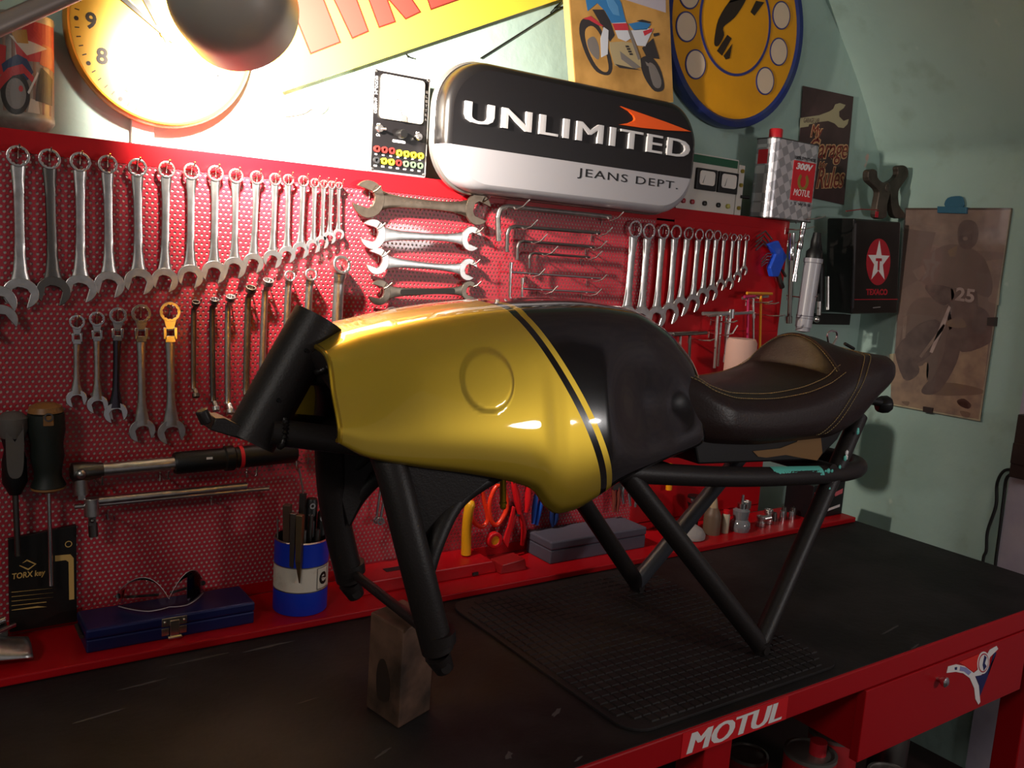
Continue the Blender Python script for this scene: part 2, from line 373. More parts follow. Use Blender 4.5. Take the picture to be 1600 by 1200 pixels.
def combination(c0, rpx, tip, mats, label, group, depth=.014, jr=1.5, th=.26, hk=True, y=-.004, kind='combination_spanner'):
    P0 = PY(c0[0], c0[1], -depth); P1 = PY(tip[0], tip[1], -depth)
    r = (PY(c0[0]+rpx, c0[1], -depth)-PY(c0[0]-rpx, c0[1], -depth)).length/2*1.04
    t = T(kind, label, 'spanner', P0, group); a, b, un = frame_of(P0, P1); R = r*jr; tk = max(.0022, r*.2)
    MB().ring(P0, un, r, r*.72, -tk*1.3, tk*1.3, 24, 0, 1, a).obj('box_end', mats[0], t, tk*.25)
    C = P1-a*(R*.84)
    MB().prism(jaw(R, th), (C, a, b, un), -tk*.95, tk*.95).obj('open_end', mats[1], t, tk*.3)
    s = shaft_mesh(P0+a*r*.88, C-a*R*.45, un, [r*.66, r*.54, r*.48, r*.46, r*.46, r*.48, r*.52, r*.64, r*1.0], tk*.8)
    s.obj('handle', mats[2], t)
    if hk: hook(c0[0], c0[1]-rpx*.55, depth*1.5, .008, .0013)
    return t
A_C = [(28, 244), (77, 248.5), (125, 253), (168, 257), (214.5, 262), (260, 265), (299, 268), (336.7, 271), (368.5, 275), (401, 277.5), (430, 280), (450.5, 281), (474, 283), (492, 286), (506, 288), (518, 289), (529.5, 290)]
A_R = [18, 17, 16, 15, 14.5, 13, 12.5, 12, 11, 10, 9, 8.2, 8, 6.8, 6.2, 6, 5.2]
A_T = [(33, 479), (84, 475), (126, 470), (171, 463), (217, 458), (257, 454), (297, 448), (334, 441), (366, 433), (395, 424.5), (425, 417), (448, 409), (469, 402), (489, 394), (503, 387), (514.5, 380), (529, 373)]
for i in range(17):
    fin = (steel, steel, steel) if i != 1 else (steel, dark, dark)
    lab = f'satin steel combination spanner, {ORD[i]} from the left in the upper left row' if i not in (0, 1, 16) else ('largest satin steel combination spanner, under the painted tin', 'combination spanner with a darker grey handle, second in the upper left row', '', )[i if i < 2 else 2]
    if i == 16: lab = 'smallest satin steel combination spanner, at the right end of the upper left row'
    combination(A_C[i], A_R[i], A_T[i], fin, lab, 'combination spanners in the upper left row')
# two open jaws cut by the left edge
for k, (c, R, th) in enumerate((((-6, 474), 28, .3), ((-2, 502), 26, .2))):
    P = PY(*c, -.02-.004*k); r = R*.00106; t = T('open_end_spanner', ('upper' if k == 0 else 'lower')+' of the two steel spanner jaws reaching in at the left edge', 'spanner', P, 'spanner jaws at the left edge')
    a, b, un = Vector((.75, 0, -.66)).normalized(), None, -Y_; b = a.cross(un)
    MB().prism(jaw(r, th), (P, a, b, un), -.003, .003).obj('open_end', steel, t, .0008)
    shaft_mesh(P-a*r*.5, P-a*r*5, un, [r*.8, r*.5, r*.42, r*.42], .003).obj('handle', steel, t)
F_C = [(991, 358), (1012.5, 361.5), (1035.6, 362), (1055, 363), (1074.6, 365), (1091.6, 367), (1107, 367), (1120, 368), (1132, 370.6), (1146, 371.6), (1155, 371.6), (1167, 372)]
F_R = [10, 9.3, 8.6, 8.2, 7.2, 6.6, 6, 5.6, 4.2, 4.2, 3.7, 3.3]
F_T = [(977, 515), (1000, 514), (1024, 511), (1045, 504), (1061, 492), (1081, 486), (1096.5, 474), (1110.5, 468), (1125, 453), (1138.5, 451), (1151.6, 440), (1161.5, 429)]
for i in range(12):
    lab = f'slim polished combination spanner, {ORD[i]} from the left in the right hand row'
    if i == 0: lab = 'longest slim combination spanner, its jaw hidden behind the black tank'
    if i == 11: lab = 'shortest slim combination spanner, beside the blue hex key holder'
    combination(F_C[i], F_R[i], F_T[i], (chrome, steel, steel), lab, 'combination spanners in the right row', .012, 1.5, .3, i % 2 == 0)
# ratchet spanners with a hinged head
B_C = [(120, 503), (151, 498), (184, 493), (220, 490), (265, 487)]; B_R = [12, 12.3, 14, 16, 17.5]
B_T = [(119, 635), (152, 644), (180, 659), (222, 688), (268, 691)]
for i in range(5):
    P0 = PY(*B_C[i], -.016); P1 = PY(*B_T[i], -.016); r = B_R[i]*.00108; a, b, un = frame_of(P0, P1)
    t = T('ratchet_spanner', ['shortest flexible head ratchet spanner, above the screwdriver handle', 'second shortest flexible head ratchet spanner from the left', 'middle flexible head ratchet spanner with a dark bright handle', 'second longest flexible head ratchet spanner', 'longest flexible head ratchet spanner, right end of its row'][i], 'ratchet spanner', P0, 'flexible head ratchet spanners')
    h = MB().ring(P0, un, r, r*.66, -.004, .004, 24, 0, 1, a); h.prism([(r*.75, -r*.62), (r*1.7, -r*.36), (r*1.7, r*.36), (r*.75, r*.62)], (P0, a, b, un), -.0036, .0036); h.obj('ratchet_head', chrome, t, .0007)
    hg = MB(); q = r*1.5
    for s_ in (-1, 1): hg.prism([(q, s_*r*.34), (q, s_*r*.66), (q+r*1.2, s_*r*.66), (q+r*1.2, s_*r*.34)], (P0, a, b, un), -.0045, .0045)
    hg.prism([(q+r*.85, -r*.5), (q+r*.85, r*.5), (q+r*1.5, r*.5), (q+r*1.5, -r*.5)], (P0, a, b, un), -.0045, .0045)
    hg.tube([P0+a*(q+r*.25)+b*r*.7, P0+a*(q+r*.25)-b*r*.7], r*.12, 8); hg.obj('hinge', chrome, t, .0008)
    R = r*1.28; C = P1-a*R*.84
    MB().prism(jaw(R, -.22), (C, a, b, un), -.0032, .0032).obj('open_end', steel if i > 2 else chrome, t, .0008)
    shaft_mesh(P0+a*(q+r*1.4), C-a*R*.5, un, [r*.5, r*.42, r*.4, r*.4, r*.4, r*.42, r*.6, r*.85], .0042, 12, flat=.95).obj('handle', [steel, steel, mat('bright_dark_steel', '#5c5660', .22, 1), steel, steel][i], t)
    if i == 2: MB().prism(jaw(r*1.1, -.2), (P1+Vector((.004, .006, .018)), a, b, un), -.002, .002).obj('open_end', steel, t, .0006, label='pale second jaw behind the dark one')
    hook(B_C[i][0], B_C[i][1]-6, .02, .006, .0014)
# offset ring spanners
C_T = [(306, 474), (335, 470), (360, 466), (392, 452), (419, 441), (452, 432), (485, 430), (532, 415)]
C_B = [(306, 618), (337, 639), (360, 643), (388, 630), (412, 640), (444, 650), (476, 660), (520, 680)]
C_R = [7, 8, 8.5, 9.5, 10, 10.5, 12, 18]
for i in range(8):
    P0 = PY(*C_T[i], -.03); P1 = PY(*C_B[i], -.030); r = C_R[i]*.00108; a, b, un = frame_of(P0, P1)
    m_ = [dull, chrome, steel, dull, steel, steel, steel, steel][i]
    t = T('ring_spanner', ['thinnest offset ring spanner, left end of the rising row', 'bright chrome offset ring spanner with dark handle, second in the rising row', 'offset ring spanner hanging just left of the dark head tube', 'brownish offset ring spanner with its lower ring behind the head tube', 'offset ring spanner rising above the dark head tube', 'ring spanner with flat ring, third from the right in the rising row', 'ring spanner with slotted handle, next to the largest ring', 'largest ring spanner with a wide toothed ring above the gold tank'][i], 'spanner', P0, 'offset ring spanners')
    flat = i >= 5; tilt = .25 if flat else 1.0
    d = (un*math.cos(tilt*1.1)-a*math.sin(tilt*1.1)).normalized()
    MB().ring(P0, d, r, r*.66, -r*.5, r*.5, 24, 0, 1, b).obj('upper_ring', m_ if i != 1 else chrome, t, r*.08)
    q = .016 if not flat else .004
    hw = r*.62; s = MB(); pth = [P0+a*r*.8, P0+a*(r*1.6)+Y_*q*.5, P0+a*r*3+Y_*q, P1-a*r*3+Y_*q, P1-a*r*1.6+Y_*q*.5, P1-a*r*.8]
    G = []
    for p, wd in zip(smooth(pth, 5), [hw*1.15]*4+[hw]*100):
        G.append([p+b*(wd*math.cos(2*PI*j/10))+un*(r*.36*math.sin(2*PI*j/10)) for j in range(10)])
    s.grid(G, 0, True); s.add(G[0], [list(range(10))[::-1]]); s.add(G[-1], [list(range(10))]); s.obj('handle', dark if i == 1 else m_, t)
    d2 = (un*math.cos(tilt*1.1)+a*math.sin(tilt*1.1)).normalized()
    MB().ring(P1, d2, r*.92, r*.6, -r*.5, r*.5, 24, 0, 1, b).obj('lower_ring', m_ if i != 1 else chrome, t, r*.08)
    hook(C_T[i][0], C_T[i][1]-2, .034, .010, .0014)
# double open spanners lying on hooks
D = [((575, 311), 27, (746.5, 327), 24, mat('brown_tool_steel', '#8d7f70', .42, 1, noise=('#7a6c5d', 70, .3, .7)), 'largest double open spanner, brownish old steel with forged lettering'), ((582, 366), 22, (736, 373), 19, steel, 'polished double open spanner below the brownish one'),
     ((589, 408), 20, (731, 421), 17, steel, 'polished double open spanner, third down of the stacked spanners'), ((592.5, 457), 19, (732.5, 454), 15, dull, 'dull grey double open spanner with a recessed handle, above the tank'), ((612, 497), 17, (728, 500), 14, steel, 'double open spanner mostly hidden behind the gold tank top')]
for i, (l, rl, r_, rr, m_, lab) in enumerate(D):
    PL_, PR_ = PY(*l, -.016), PY(*r_, -.016); Rl, Rr = rl*.00134, rr*.00138; a, b, un = frame_of(PL_, PR_)
    t = T('double_open_spanner', lab, 'spanner', PL_, 'double open spanners')
    MB().prism(jaw(Rl, .25, .5), (PL_, -a, -b, un), -.0035, .0035).obj('open_end', m_, t, .001)
    MB().prism(jaw(Rr, .3, .5), (PR_, a, b, un), -.0035, .0035).obj('open_end', m_, t, .001)
    w0, w1 = Rl*.55, Rr*.5
    hd = shaft_mesh(PL_+a*Rl*.45, PR_-a*Rr*.45, un, [w0*1.3, w0*.8, w0*.62, w0*.58, (w0+w1)*.28, w1*.62, w1*.68, w1*.85, w1*1.35], .0032, flat=.6); hd.obj('handle', m_, t)
    if i in (0, 3):
        mb = MB(); L0 = PL_+a*Rl*2-b*0+un*.0034
        if i == 0: text_into(mb, 'drop forged', PL_+a*(Rl*2.1)+b*.0015+un*.0031, a, -b if (-b).z > 0 else b, .07, .008, 0, .0005)
        else: mb.prism(rrect(0, -.006, (PR_-PL_).length-Rl*3.4, .006, .005), (PL_+a*Rl*1.9, a, -b if (-b).z > 0 else b, un), .0026, .0036)
        mb.obj('forged_lettering' if i == 0 else 'recessed_panel', m_ if i == 0 else mat('recess_grey', '#4a4643', .5, 1), t)
    if i < 4:
        hook(l[0]+2, l[1]-rl*.42, .026, .012, .0016, .012); hook(r_[0]+1, r_[1]-rr*.5, .026, .012, .0016, .012)
# hex keys on long hooks
hexm = mat('grey_hex_steel', '#8b8886', .35, 1)
E_ = [((779, 377), (777.5, 321), (954, 339), 9.5, steel), ((792, 394), (793, 353), (937, 364), 7, hexm), ((808, 406), (809, 376), (928, 386), 5.6, hexm), ((827, 419), (827, 395), (921, 402), 4.6, hexm)]
for i, (e0, cn, e1, wpx, m_) in enumerate(E_):
    y = -.028; p0, p1, p2 = PY(*e0, y), PY(*cn, y), PY(*e1, y); r = wpx*.00125/2*1.1
    t = tag(MB().tube([p0]+smooth([p1+(p0-p1).normalized()*r*4, p1+(p0-p1).normalized()*r*1.2+(p2-p1).normalized()*r*1.2, p1+(p2-p1).normalized()*r*4], 5)+[p2], r, 6, 0, True, False).obj('hex_key', m_, None, r*.12),
            ['largest bent hex key with a bright short leg', 'second largest bent hex key, below the largest', 'third bent hex key down on the wire hooks', 'smallest bent hex key on the wire hooks'][i], 'hex key', 'bent hex keys')
    hook(cn[0]+wpx+6, cn[1]+wpx*.55, .05, .022, .0016, .022); hook(e1[0]-14, e1[1]+wpx*.5, .05, .022, .0016, .022)
for i, (v0, v1, h0, h1, wpx, lab) in enumerate((((798, 410), (796, 470), (797, 425), (938, 435), 5, 'chrome bent socket wrench hanging left above the tank stripe'), ((816, 434), (815, 470), (817, 451), (930, 457), 4.5, 'shorter chrome bent socket wrench just above the black tank'))):
    y = -.028; t = T('socket_wrench', lab, 'socket wrench', PY(*h0, y), 'bent socket wrenches'); r = wpx*.00062
    MB().tube([PY(*h0, y), PY(*h1, y)], r, 10).obj('arm', chrome, t); m = MB().tube([PY(*v0, y), PY(*v1, y)], r*1.15, 12); m.tube([PY(*v0, y), PY(v0[0]-.2, v0[1]+10, y)], r*1.6, 12); m.obj('socket_shank', chrome, t)
    hook(h0[0]+22, h0[1]+6, .05, .02, .0015, .02); hook(h1[0]-22, h1[1]+3, .05, .018, .0015, .02)
# T handle keys on the right
yel = mat('amber_plastic', '#d98b12', .35); 
TK = [((1040, 522), (1090, 520), [(1063, 524), (1061, 585)], steel, 'front grey T handle key near the black tank'), ((1052, 523), (1104, 520), [(1078, 524), (1076, 590)], dark, 'darker T handle key behind the front grey one'),
      ((1098, 490), (1140, 489), [(1121, 493), (1116, 575)], steel, 'leftmost shaft of the T handle bunch above the seat nose'), ((1102, 492), (1150, 489), [(1127, 494), (1121, 572)], chrome, 'second bright shaft of the T handle bunch'), ((1108, 493), (1160, 489), [(1135, 494), (1133, 565)], steel, 'third shaft of the T handle bunch'), ((1120, 492), (1176, 488), [(1142, 488), (1131, 566)], chrome, 'T handle bar with a chrome sliding head'),
      ((1160, 466), (1200, 463), [(1177, 466), (1177, 560)], steel, 'steel T handle key beside the amber one'), ((1167, 458), (1206, 459), [(1189, 462), (1187, 560)], yel, 'amber coloured T handle key'), ((1163, 464), (1180, 463), [(1169, 465), (1168, 548)], mat('magenta_plastic', '#9c1f4b', .4), 'magenta T handle key left of the steel one')]
for i, (a0, a1, (s0, s1), m_, lab) in enumerate(TK):
    y = -.035-.009*(i % 3); t = T('t_handle_key', lab, 'hex key', PY(*s0, y), 'T handle keys')
    wd = .0042 if i < 6 else .0036
    MB().tube([PY(*a0, y), PY(*a1, y)], wd*1.15, 12).obj('cross_bar', m_ if i != 7 else mat('amber_bar', '#b87a1c', .4), t); MB().tube([PY(*s0, y), PY(*s1, y)], wd, 12).obj('shaft', m_, t)
    if i == 5: MB().tube([PY(1143, 483, y-.002), PY(1142, 497, y-.002)], .009, 14).obj('sliding_head', chrome, t)
for px, py in ((1075, 528), (1110, 500), (1175, 472), (1165, 470)): hook(px, py, .075, .006, .0022, .02)
hook(1107, 520, .08, .03, .002, .02); hook(1179, 490, .08, .004, .002, .03); hook(1230, 462, .08, .006, .002, .03)
# hex keys in a blue plastic holder
PLb = ('y', -.012); F = FR(PLb); t = T('hex_key_set', 'blue plastic holder with eight small bent hex keys', 'hex key set', PY(1205, 400, -.012))
q = lambda o: [(1140+a*.175, 320+b*.175) for a, b in o]
MB().prism(pix(PLb, q([(305, 350), (400, 318), (425, 370), (478, 460), (440, 540), (400, 640), (345, 640), (325, 560), (375, 440)])), F, 0, .016).obj('holder', mat('blue_plastic', '#1747b8', .4), t, .003)
for k, (a0, b0, c0) in enumerate((((240, 285), (320, 235), (380, 310)), ((235, 335), (305, 275), (350, 330)), ((230, 375), (290, 310), (335, 350)), ((235, 405), (300, 345), (330, 370)), ((280, 490), (335, 435), (390, 432)), ((285, 515), (335, 460), (370, 460)), ((280, 535), (325, 490), (350, 490)), ((283, 550), (325, 515), (340, 515)))):
    P_ = [PY(*q([z])[0], -.02) for z in (a0, b0, c0)]
    MB().tube(P_, .0026 if k < 4 else .0017, 6, sm=False).obj('hex_key', hexm, t)
MB().tube([PY(*q([(440, 540)])[0], -.018), PY(*q([(500, 640)])[0], -.018)], .004, 6).tube([PY(*q([(420, 590)])[0], -.016), PY(*q([(470, 740)])[0], -.016)], .008, 6).obj('long_key', dark, t)
hook(1230, 378, .04, .01, .0015, .01)

# ---------------------------------------------------------------- suction syringe and chrome bars at the board's right end
t = T('suction_syringe', 'cloudy plastic suction syringe with a black end, hanging at the board end', 'syringe', PY(1253, 512, -.06))
ys = -.06; a0, a1 = PY(1271, 404, ys), PY(1255, 511, ys); ax = (a1-a0).normalized(); L = (a1-a0).length; r0 = .0245
plas = mat('cloudy_plastic', '#b9b5bd', .3, trans=.35, alpha=.93)
MB().lathe([(r0*.4, 0), (r0*1.12, .0), (r0*1.12, .012), (r0, .014), (r0*.98, L*.8), (r0*1.0, L*.82), (r0*.98, L), (r0*.5, L)], a0, ax, 28).obj('barrel', plas, t)
MB().lathe([(r0*1.02, L*.83), (r0*1.02, L*.845)], a0, ax, 28).lathe([(r0*1.02, L*.865), (r0*1.02, L*.875)], a0, ax, 28).obj('seal_rings', mat('grey_print', '#6a6670', .5), t)
MB().lathe([(0, L), (r0*.85, L), (r0*.85, L+.012), (.004, L+.016)], a0, ax, 20).obj('tip_cap', mat('milky_cap', '#8f8c92', .4), t)
MB().lathe([(0, -.075), (r0*.45, -.075), (r0*.6, -.05), (r0*.6, -.03), (r0*.95, -.02), (r0*.95, 0), (0, 0)], a0, ax, 20).obj('plunger', blk, t)
for k, (p0, p1, r, m_, lab) in enumerate((((1238, 364), (1237, 405), .0085, chrome, 'chrome extension bar with a dark shank, left of the syringe'), ((1256, 348), (1249, 388), .0085, chrome, 'long chrome extension bar behind the syringe'))):
    t = T('extension_bar', lab, 'extension bar', PY(*p0, -.05+.02*k), 'extension bars by the syringe'); y = -.05+.02*k
    A0, A1 = PY(*p0, y), PY(*p1, y); d = (A1-A0).normalized()
    MB().lathe([(0, 0), (r, 0), (r, .03), (r*.8, .034), (r*.8, .05), (r, .053), (r, (A1-A0).length), (r*.6, (A1-A0).length+.004)], A0, d, 18).obj('drive_end', chrome, t)
    e = PY(*((1233, 505) if k == 0 else (1240, 440)), y)
    MB().tube([A1, e], r*.72, 14).tube([e-d*.02, e], r*1.05, 14).obj('shank', dark if k == 0 else chrome, t)
    hook(p0[0]-12, p0[1]-6, .06, .012, .002, .05)
t = T('socket_rail', 'dark ratchet tool hanging behind the cloudy syringe', 'ratchet', PY(1282, 440, -.01))
MB().tube([PY(1275, 372, -.01), PY(1281, 420, -.01), PY(1280, 470, -.01)], .014, 12).obj('grip', blk, t)
MB().tube([PY(1280, 468, -.012), PY(1279, 492, -.012)], .0075, 12).ball(PY(1276, 499, -.014), .010).obj('drive_head', steel, t)

# ---------------------------------------------------------------- lower left of the board
rubg = mat('grey_soft_grip', '#5a5450', .6); grn = mat('dark_green_grip', '#161c17', .55); wood = mat('tan_plastic', '#8a5f33', .45)
yb = -.034; t = T('screwdriver', 'screwdriver with a tan capped dark green handle, long bright shaft', 'screwdriver', PY(77, 915, yb), 'screwdrivers on the board')
p0, p1, p2 = PY(71, 629, yb), PY(76, 768, yb), PY(80, 915, yb); d = (p1-p0).normalized(); L = (p1-p0).length; r = .030
MB().lathe([(r*.72, L*.09), (r*.97, L*.12), (r, L*.3), (r*.86, L*.45), (r*.9, L*.6), (r*.74, L*.75), (r*.74, L*.84), (r*.95, L*.93), (r*.9, L*.94)], p0, d, 24).obj('handle', grn, t)
MB().lathe([(0, 0), (r*.5, .001), (r*.85, L*.04), (r*.95, L*.10), (r*.7, L*.11)], p0, d, 24).span(tuple(PY(64, 650, yb)+Vector((0, -.030, -.012))), tuple(PY(80, 650, yb)+Vector((0, -.022, .006)))).obj('end_cap', wood, t); MB().lathe([(r*.9, L*.93), (r*.92, L*.96), (r*.45, L), (0, L)], p0, d, 24).obj('collar', wood, t)
MB().ring(PY(72, 647, yb)+Vector((0, -.030, 0)), -Y_, .0075, .005, 0, .002, 20).obj('hanging_hole', dark, t)
MB().tube([p1, p2], .0036, 12).obj('shaft', chrome, t)
p0, p1, p2 = PY(19, 642, yb), PY(24, 772, yb), PY(28, 868, yb); d = (p1-p0).normalized(); L = (p1-p0).length; r = .024
t = T('screwdriver', 'screwdriver with a black handle and grey soft grip at the left edge', 'screwdriver', p2, 'screwdrivers on the board')
MB().lathe([(r*.8, L*.3), (r*.75, L*.34), (r*.6, L*.45), (r*.8, L*.6), (r*.82, L*.85), (r*.4, L), (0, L)], p0, d, 20).obj('handle', blk, t)
MB().lathe([(0, 0), (r*.6, .003), (r*.98, L*.08), (r*1.0, L*.2), (r*.8, L*.31)], p0, d, 20).prism(sm2([(-.012, .03), (0, .0), (.012, .03), (.013, -.03), (.008, -.06), (-.008, -.06), (-.013, -.03)], 4), (PY(23, 690, yb-.016), X_, Z_, -Y_), 0, .004).obj('soft_grip', rubg, t)
MB().tube([p1, p2], .005, 12).obj('shaft', dark, t)
for px, py in ((72, 640), (20, 652)): hook(px, py, .03, .012, .0016)
# carded hex keys
PLc = ('y', -.006); F = FR(PLc); gold = mat('gold_print', '#c09a58', .45)
t = T('hex_key_packet', 'black hex key packet with gold print behind the screwdriver shafts', 'packet', PY(66, 985, -.006))
MB().prism(pix(PLc, [(12, 840), (118, 818), (119, 968), (14, 985)]), F, 0, .010).obj('card', [mat('black_card', '#14110f', .35)], t, .001)
e = MB(); Fg = FR(('y', -.0165)); g = lambda o: pix(('y', -.0165), o)
e.prism(g([(86, 868), (110, 866), (115, 872), (116, 936), (108, 937), (107, 878), (103, 875), (86, 877)]), Fg, 0, .0008)
e.prism(g([(30, 884), (42, 874), (57, 881), (44, 891)]), Fg, 0, .0004)
o = PY(19, 908, -.0168); text_into(e, 'TORX key', o, X_, Z_, .052, .014, 0, .0006, off=.02, shear=.1)
for y0 in (925, 932, 939, 946, 953): e.prism(g([(18, y0), (18+random.randint(35, 66), y0-6), (18+55, y0-5), (18, y0+.8)]), Fg, 0, .0004)
c = g([(107, 850)])[0]; e.ring(Vector((c[0], -.0168, c[1])), -Y_, .006, .0045, 0, .0005, 20)
e.obj('printing', [gold], t)
b = MB(); b.prism(g([(30, 882.5), (42, 876.5), (54, 881.5), (44, 888)]), Fg, .0004, .0007); b.obj('logo', mat('black_card', '#14110f'), t)
# torque wrench and breaker bar
yw = -.04; t = T('torque_wrench', 'torque wrench with a black grip and red ring, hung level', 'torque wrench', PY(118, 740, yw))
h0, h1, h2, h3, h4 = PY(113, 738, yw), PY(150, 735, yw), PY(272, 724, yw), PY(357, 716, yw), PY(462, 706, yw)
MB().tube([h1, h2+(h2-h1)*.02], .0125, 20).obj('tube', steel, t)
hd = MB().tube([h0-Vector((.004, 0, 0)), h0, h0+(h1-h0)*.5, h1, h1+(h1-h0)*.3], [.010, .017, .0175, .015, .013], 18); hd.obj('ratchet_head', dark, t)
MB().ball(PY(124, 737, yw)+Vector((0, -.016, 0)), .009).tube([PY(125, 748, yw), PY(127, 772, yw)], .0125, 14).tube([PY(127, 770, yw), PY(127, 780, yw)], .008, 4, sm=False).obj('square_drive', steel, t)
d = (h4-h2).normalized(); L = (h4-h2).length; k = (h3-h2).length
MB().lathe([(0, 0), (.019, 0), (.021, .004), (.021, k*.9), (.0245, k*.93), (.0245, k*1.08), (.020, k*1.12), (.0215, k*1.3), (.0215, L-.006), (.018, L), (0, L)], h2, d, 24).obj('grip', blk, t)
MB().lathe([(.0212, k*1.19), (.0221, k*1.19), (.0221, k*1.26), (.0212, k*1.26)], h2, d, 24).obj('red_ring', mat('red_plastic', '#d21f2a', .4), t)
MB().span(tuple(PY(322, 712, yw)+Vector((-.005, -.0225, -.002))), tuple(PY(322, 712, yw)+Vector((.006, -.0205, .002)))).obj('scale_window', white, t)
for px, py in ((150, 748), (250, 740), (385, 735), (463, 718)): hook(px, py, .06, .02, .002)
t = T('breaker_bar', 'chrome breaker bar with a swivel head, below the torque wrench', 'breaker bar', PY(143, 800, yw))
MB().tube([PY(116, 792, yw), PY(420, 763, yw)], .0042, 14).tube([PY(150, 783, yw), PY(385, 759, yw)], .0072, 16).obj('bars', steel, t)
MB().tube([PY(143, 778, yw-.004), PY(143, 806, yw-.004)], .0125, 18).obj('socket_head', steel, t, .001)
MB().tube([PY(144, 804, yw-.006), PY(144, 820, yw-.006)], .008, 4, sm=False).ball(PY(144, 814, yw-.016), .004).tube([PY(145, 818, yw), PY(146, 838, yw)], .008, 12).obj('swivel_drive', dark, t)
hook(168, 800, .06, .012, .0018); hook(330, 778, .06, .012, .0018)

# ---------------------------------------------------------------- on the ledge, left
LZ = ZB+.0165
t = T('metal_tool_box', 'flat dark blue metal box with a bright latch on the red ledge', 'box', V(.40, -.09, -.7335))
x0, x1, y0, y1 = .252, .546, -.138, -.045; bl = mat('dark_blue_metal', '#1a1f52', .35, metal=.3, noise=('#20244d', 20, .4, .7))
MB().span((x0, y0, LZ), (x1, y1, LZ+.024)).obj('body', bl, t, .003)
MB().span((x0-.001, y0-.001, LZ+.0245), (x1+.001, y1+.001, LZ+.043)).obj('lid', bl, t, .004)
la = MB(); cx = PY(272, 975, y0).x
la.span((cx-.022, y0-.0035, LZ+.026), (cx+.022, y0-.001, LZ+.041)).span((cx-.022, y0-.0025, LZ+.008), (cx-.009, y0, LZ+.022)).span((cx+.009, y0-.0025, LZ+.008), (cx+.022, y0, LZ+.022)).span((cx-.008, y0-.006, LZ+.006), (cx+.008, y0-.003, LZ+.036)); la.tube([(cx-.012, y0-.006, LZ+.004), (cx+.012, y0-.006, LZ+.004)], .004, 8)
for s_ in (-1, 1): la.ball((cx+s_*.017, y0-.004, LZ+.034), .0028, 0, 8)
la.obj('latch', mat('nickel', '#cbbfae', .25, 1), t, .0006)
MB().tube([(x0-.004, y0+.02, LZ+.024), (x0-.004, y1-.02, LZ+.024)], .004, 8).obj('hinge', dark, t)
# safety goggles on the box
t = T('safety_glasses', 'clear safety glasses with folded black arms on the blue box', 'safety glasses', V(.42, -.09, -.69))
gl = bpy.data.materials.new('clear_lens'); gl.use_nodes = True; n_ = gl.node_tree.nodes; n_.remove(n_['Principled BSDF'])
tr = n_.new('ShaderNodeBsdfTransparent'); tr.inputs[0].default_value = (.93, .88, .90, 1); gs = n_.new('ShaderNodeBsdfGlossy'); gs.inputs['Roughness'].default_value = .05
fr_ = n_.new('ShaderNodeFresnel'); fr_.inputs[0].default_value = 1.36; mx = n_.new('ShaderNodeMixShader')
gl.node_tree.links.new(fr_.outputs[0], mx.inputs[0]); gl.node_tree.links.new(tr.outputs[0], mx.inputs[1]); gl.node_tree.links.new(gs.outputs[0], mx.inputs[2]); gl.node_tree.links.new(mx.outputs[0], n_['Material Output'].inputs[0])
TZ = LZ+.045
gx0, gx1 = .318, .470
G = []
for i in range(41):
    u = i/40; x = gx0+(gx1-gx0)*u; y = -.118+.055*abs(2*u-1)**2.2
    v = abs(2*u-1); top = .060*(1-abs(abs(2*u-1)-.52)**2.0*2.6)+.002; bot = .006*max(0, 1-abs(v)*2.2)
    G.append([Vector((x, y+.006*j/6, TZ+.002+bot+(top-bot)*j/6)) for j in range(7)])
lens = MB().grid(G).obj('lens', gl, t); sl = lens.modifiers.new('t', 'SOLIDIFY'); sl.thickness = .0012
MB().tube([g[0]+Vector((0, -.001, 0)) for g in G], .0009, 6).tube([g[-1]+Vector((0, -.001, 0)) for g in G], .0006, 6).obj('lens_rim', mat('pale_rim', '#b8a8ac', .3), t)
for s_ in (0, 1):
    e = G[0] if s_ == 0 else G[-1]; c = e[3]
    MB().tube(smooth([c+Vector((0, -.002, .006)), c+Vector((0, .012, 0)), c+Vector(((.02 if s_ == 0 else -.02), .022, -.008)), c+Vector(((.075 if s_ == 0 else -.055), .018, -.012))], 4), [.005]+[.0026]*12, 8).obj('arm', blk, t)
# blue and white can full of files
t = T('oil_can', 'small blue and cream oil can with a black letter e, used as tool holder', 'can', V(.652, -.1, -.7335))
cc = Vector((.652, -.10, LZ)); R = .0535; H = .148
blu = mat('enamel_blue', '#1233b4', .4); crm = mat('worn_cream', '#d8cdbd', .5, noise=('#b5a690', 30, .55, .8))
MB().lathe([(0, .001, 0), (R*.98, .001, 0), (R, .003, 0), (R, .048, 0), (R, .050, 1), (R, .098, 1), (R, .100, 0), (R, H-.003, 0), (R*1.01, H, 2), (R*.96, H, 2), (R*.95, .01, 2), (0, .01, 2)], cc, Z_, 48).obj('shell', [blu, crm, dark], t)
MB().lathe([(R*1.015, .0485), (R*1.015, .0505)], cc, Z_, 48).lathe([(R*1.015, .0985), (R*1.015, .1005)], cc, Z_, 48).lathe([(R*.98, H-.002), (R*1.02, H), (R*.96, H+.002)], cc, Z_, 48).obj('rims', mat('rim_steel', '#b7b0aa', .35, 1), t)
def wrapcan(th0, z0):
    def f(a, b, d):
        th = th0+a/R; rr = R+.0004+d; return Vector((cc.x+rr*math.sin(th), cc.y-rr*math.cos(th), z0+b))
    return f
tv = math.atan2(-cc.x+CP.x, -(CP.y-cc.y))        # side that faces the viewpoint
lt = MB(); th0 = tv+.62
wf = wrapcan(th0, LZ+.052); bx = []
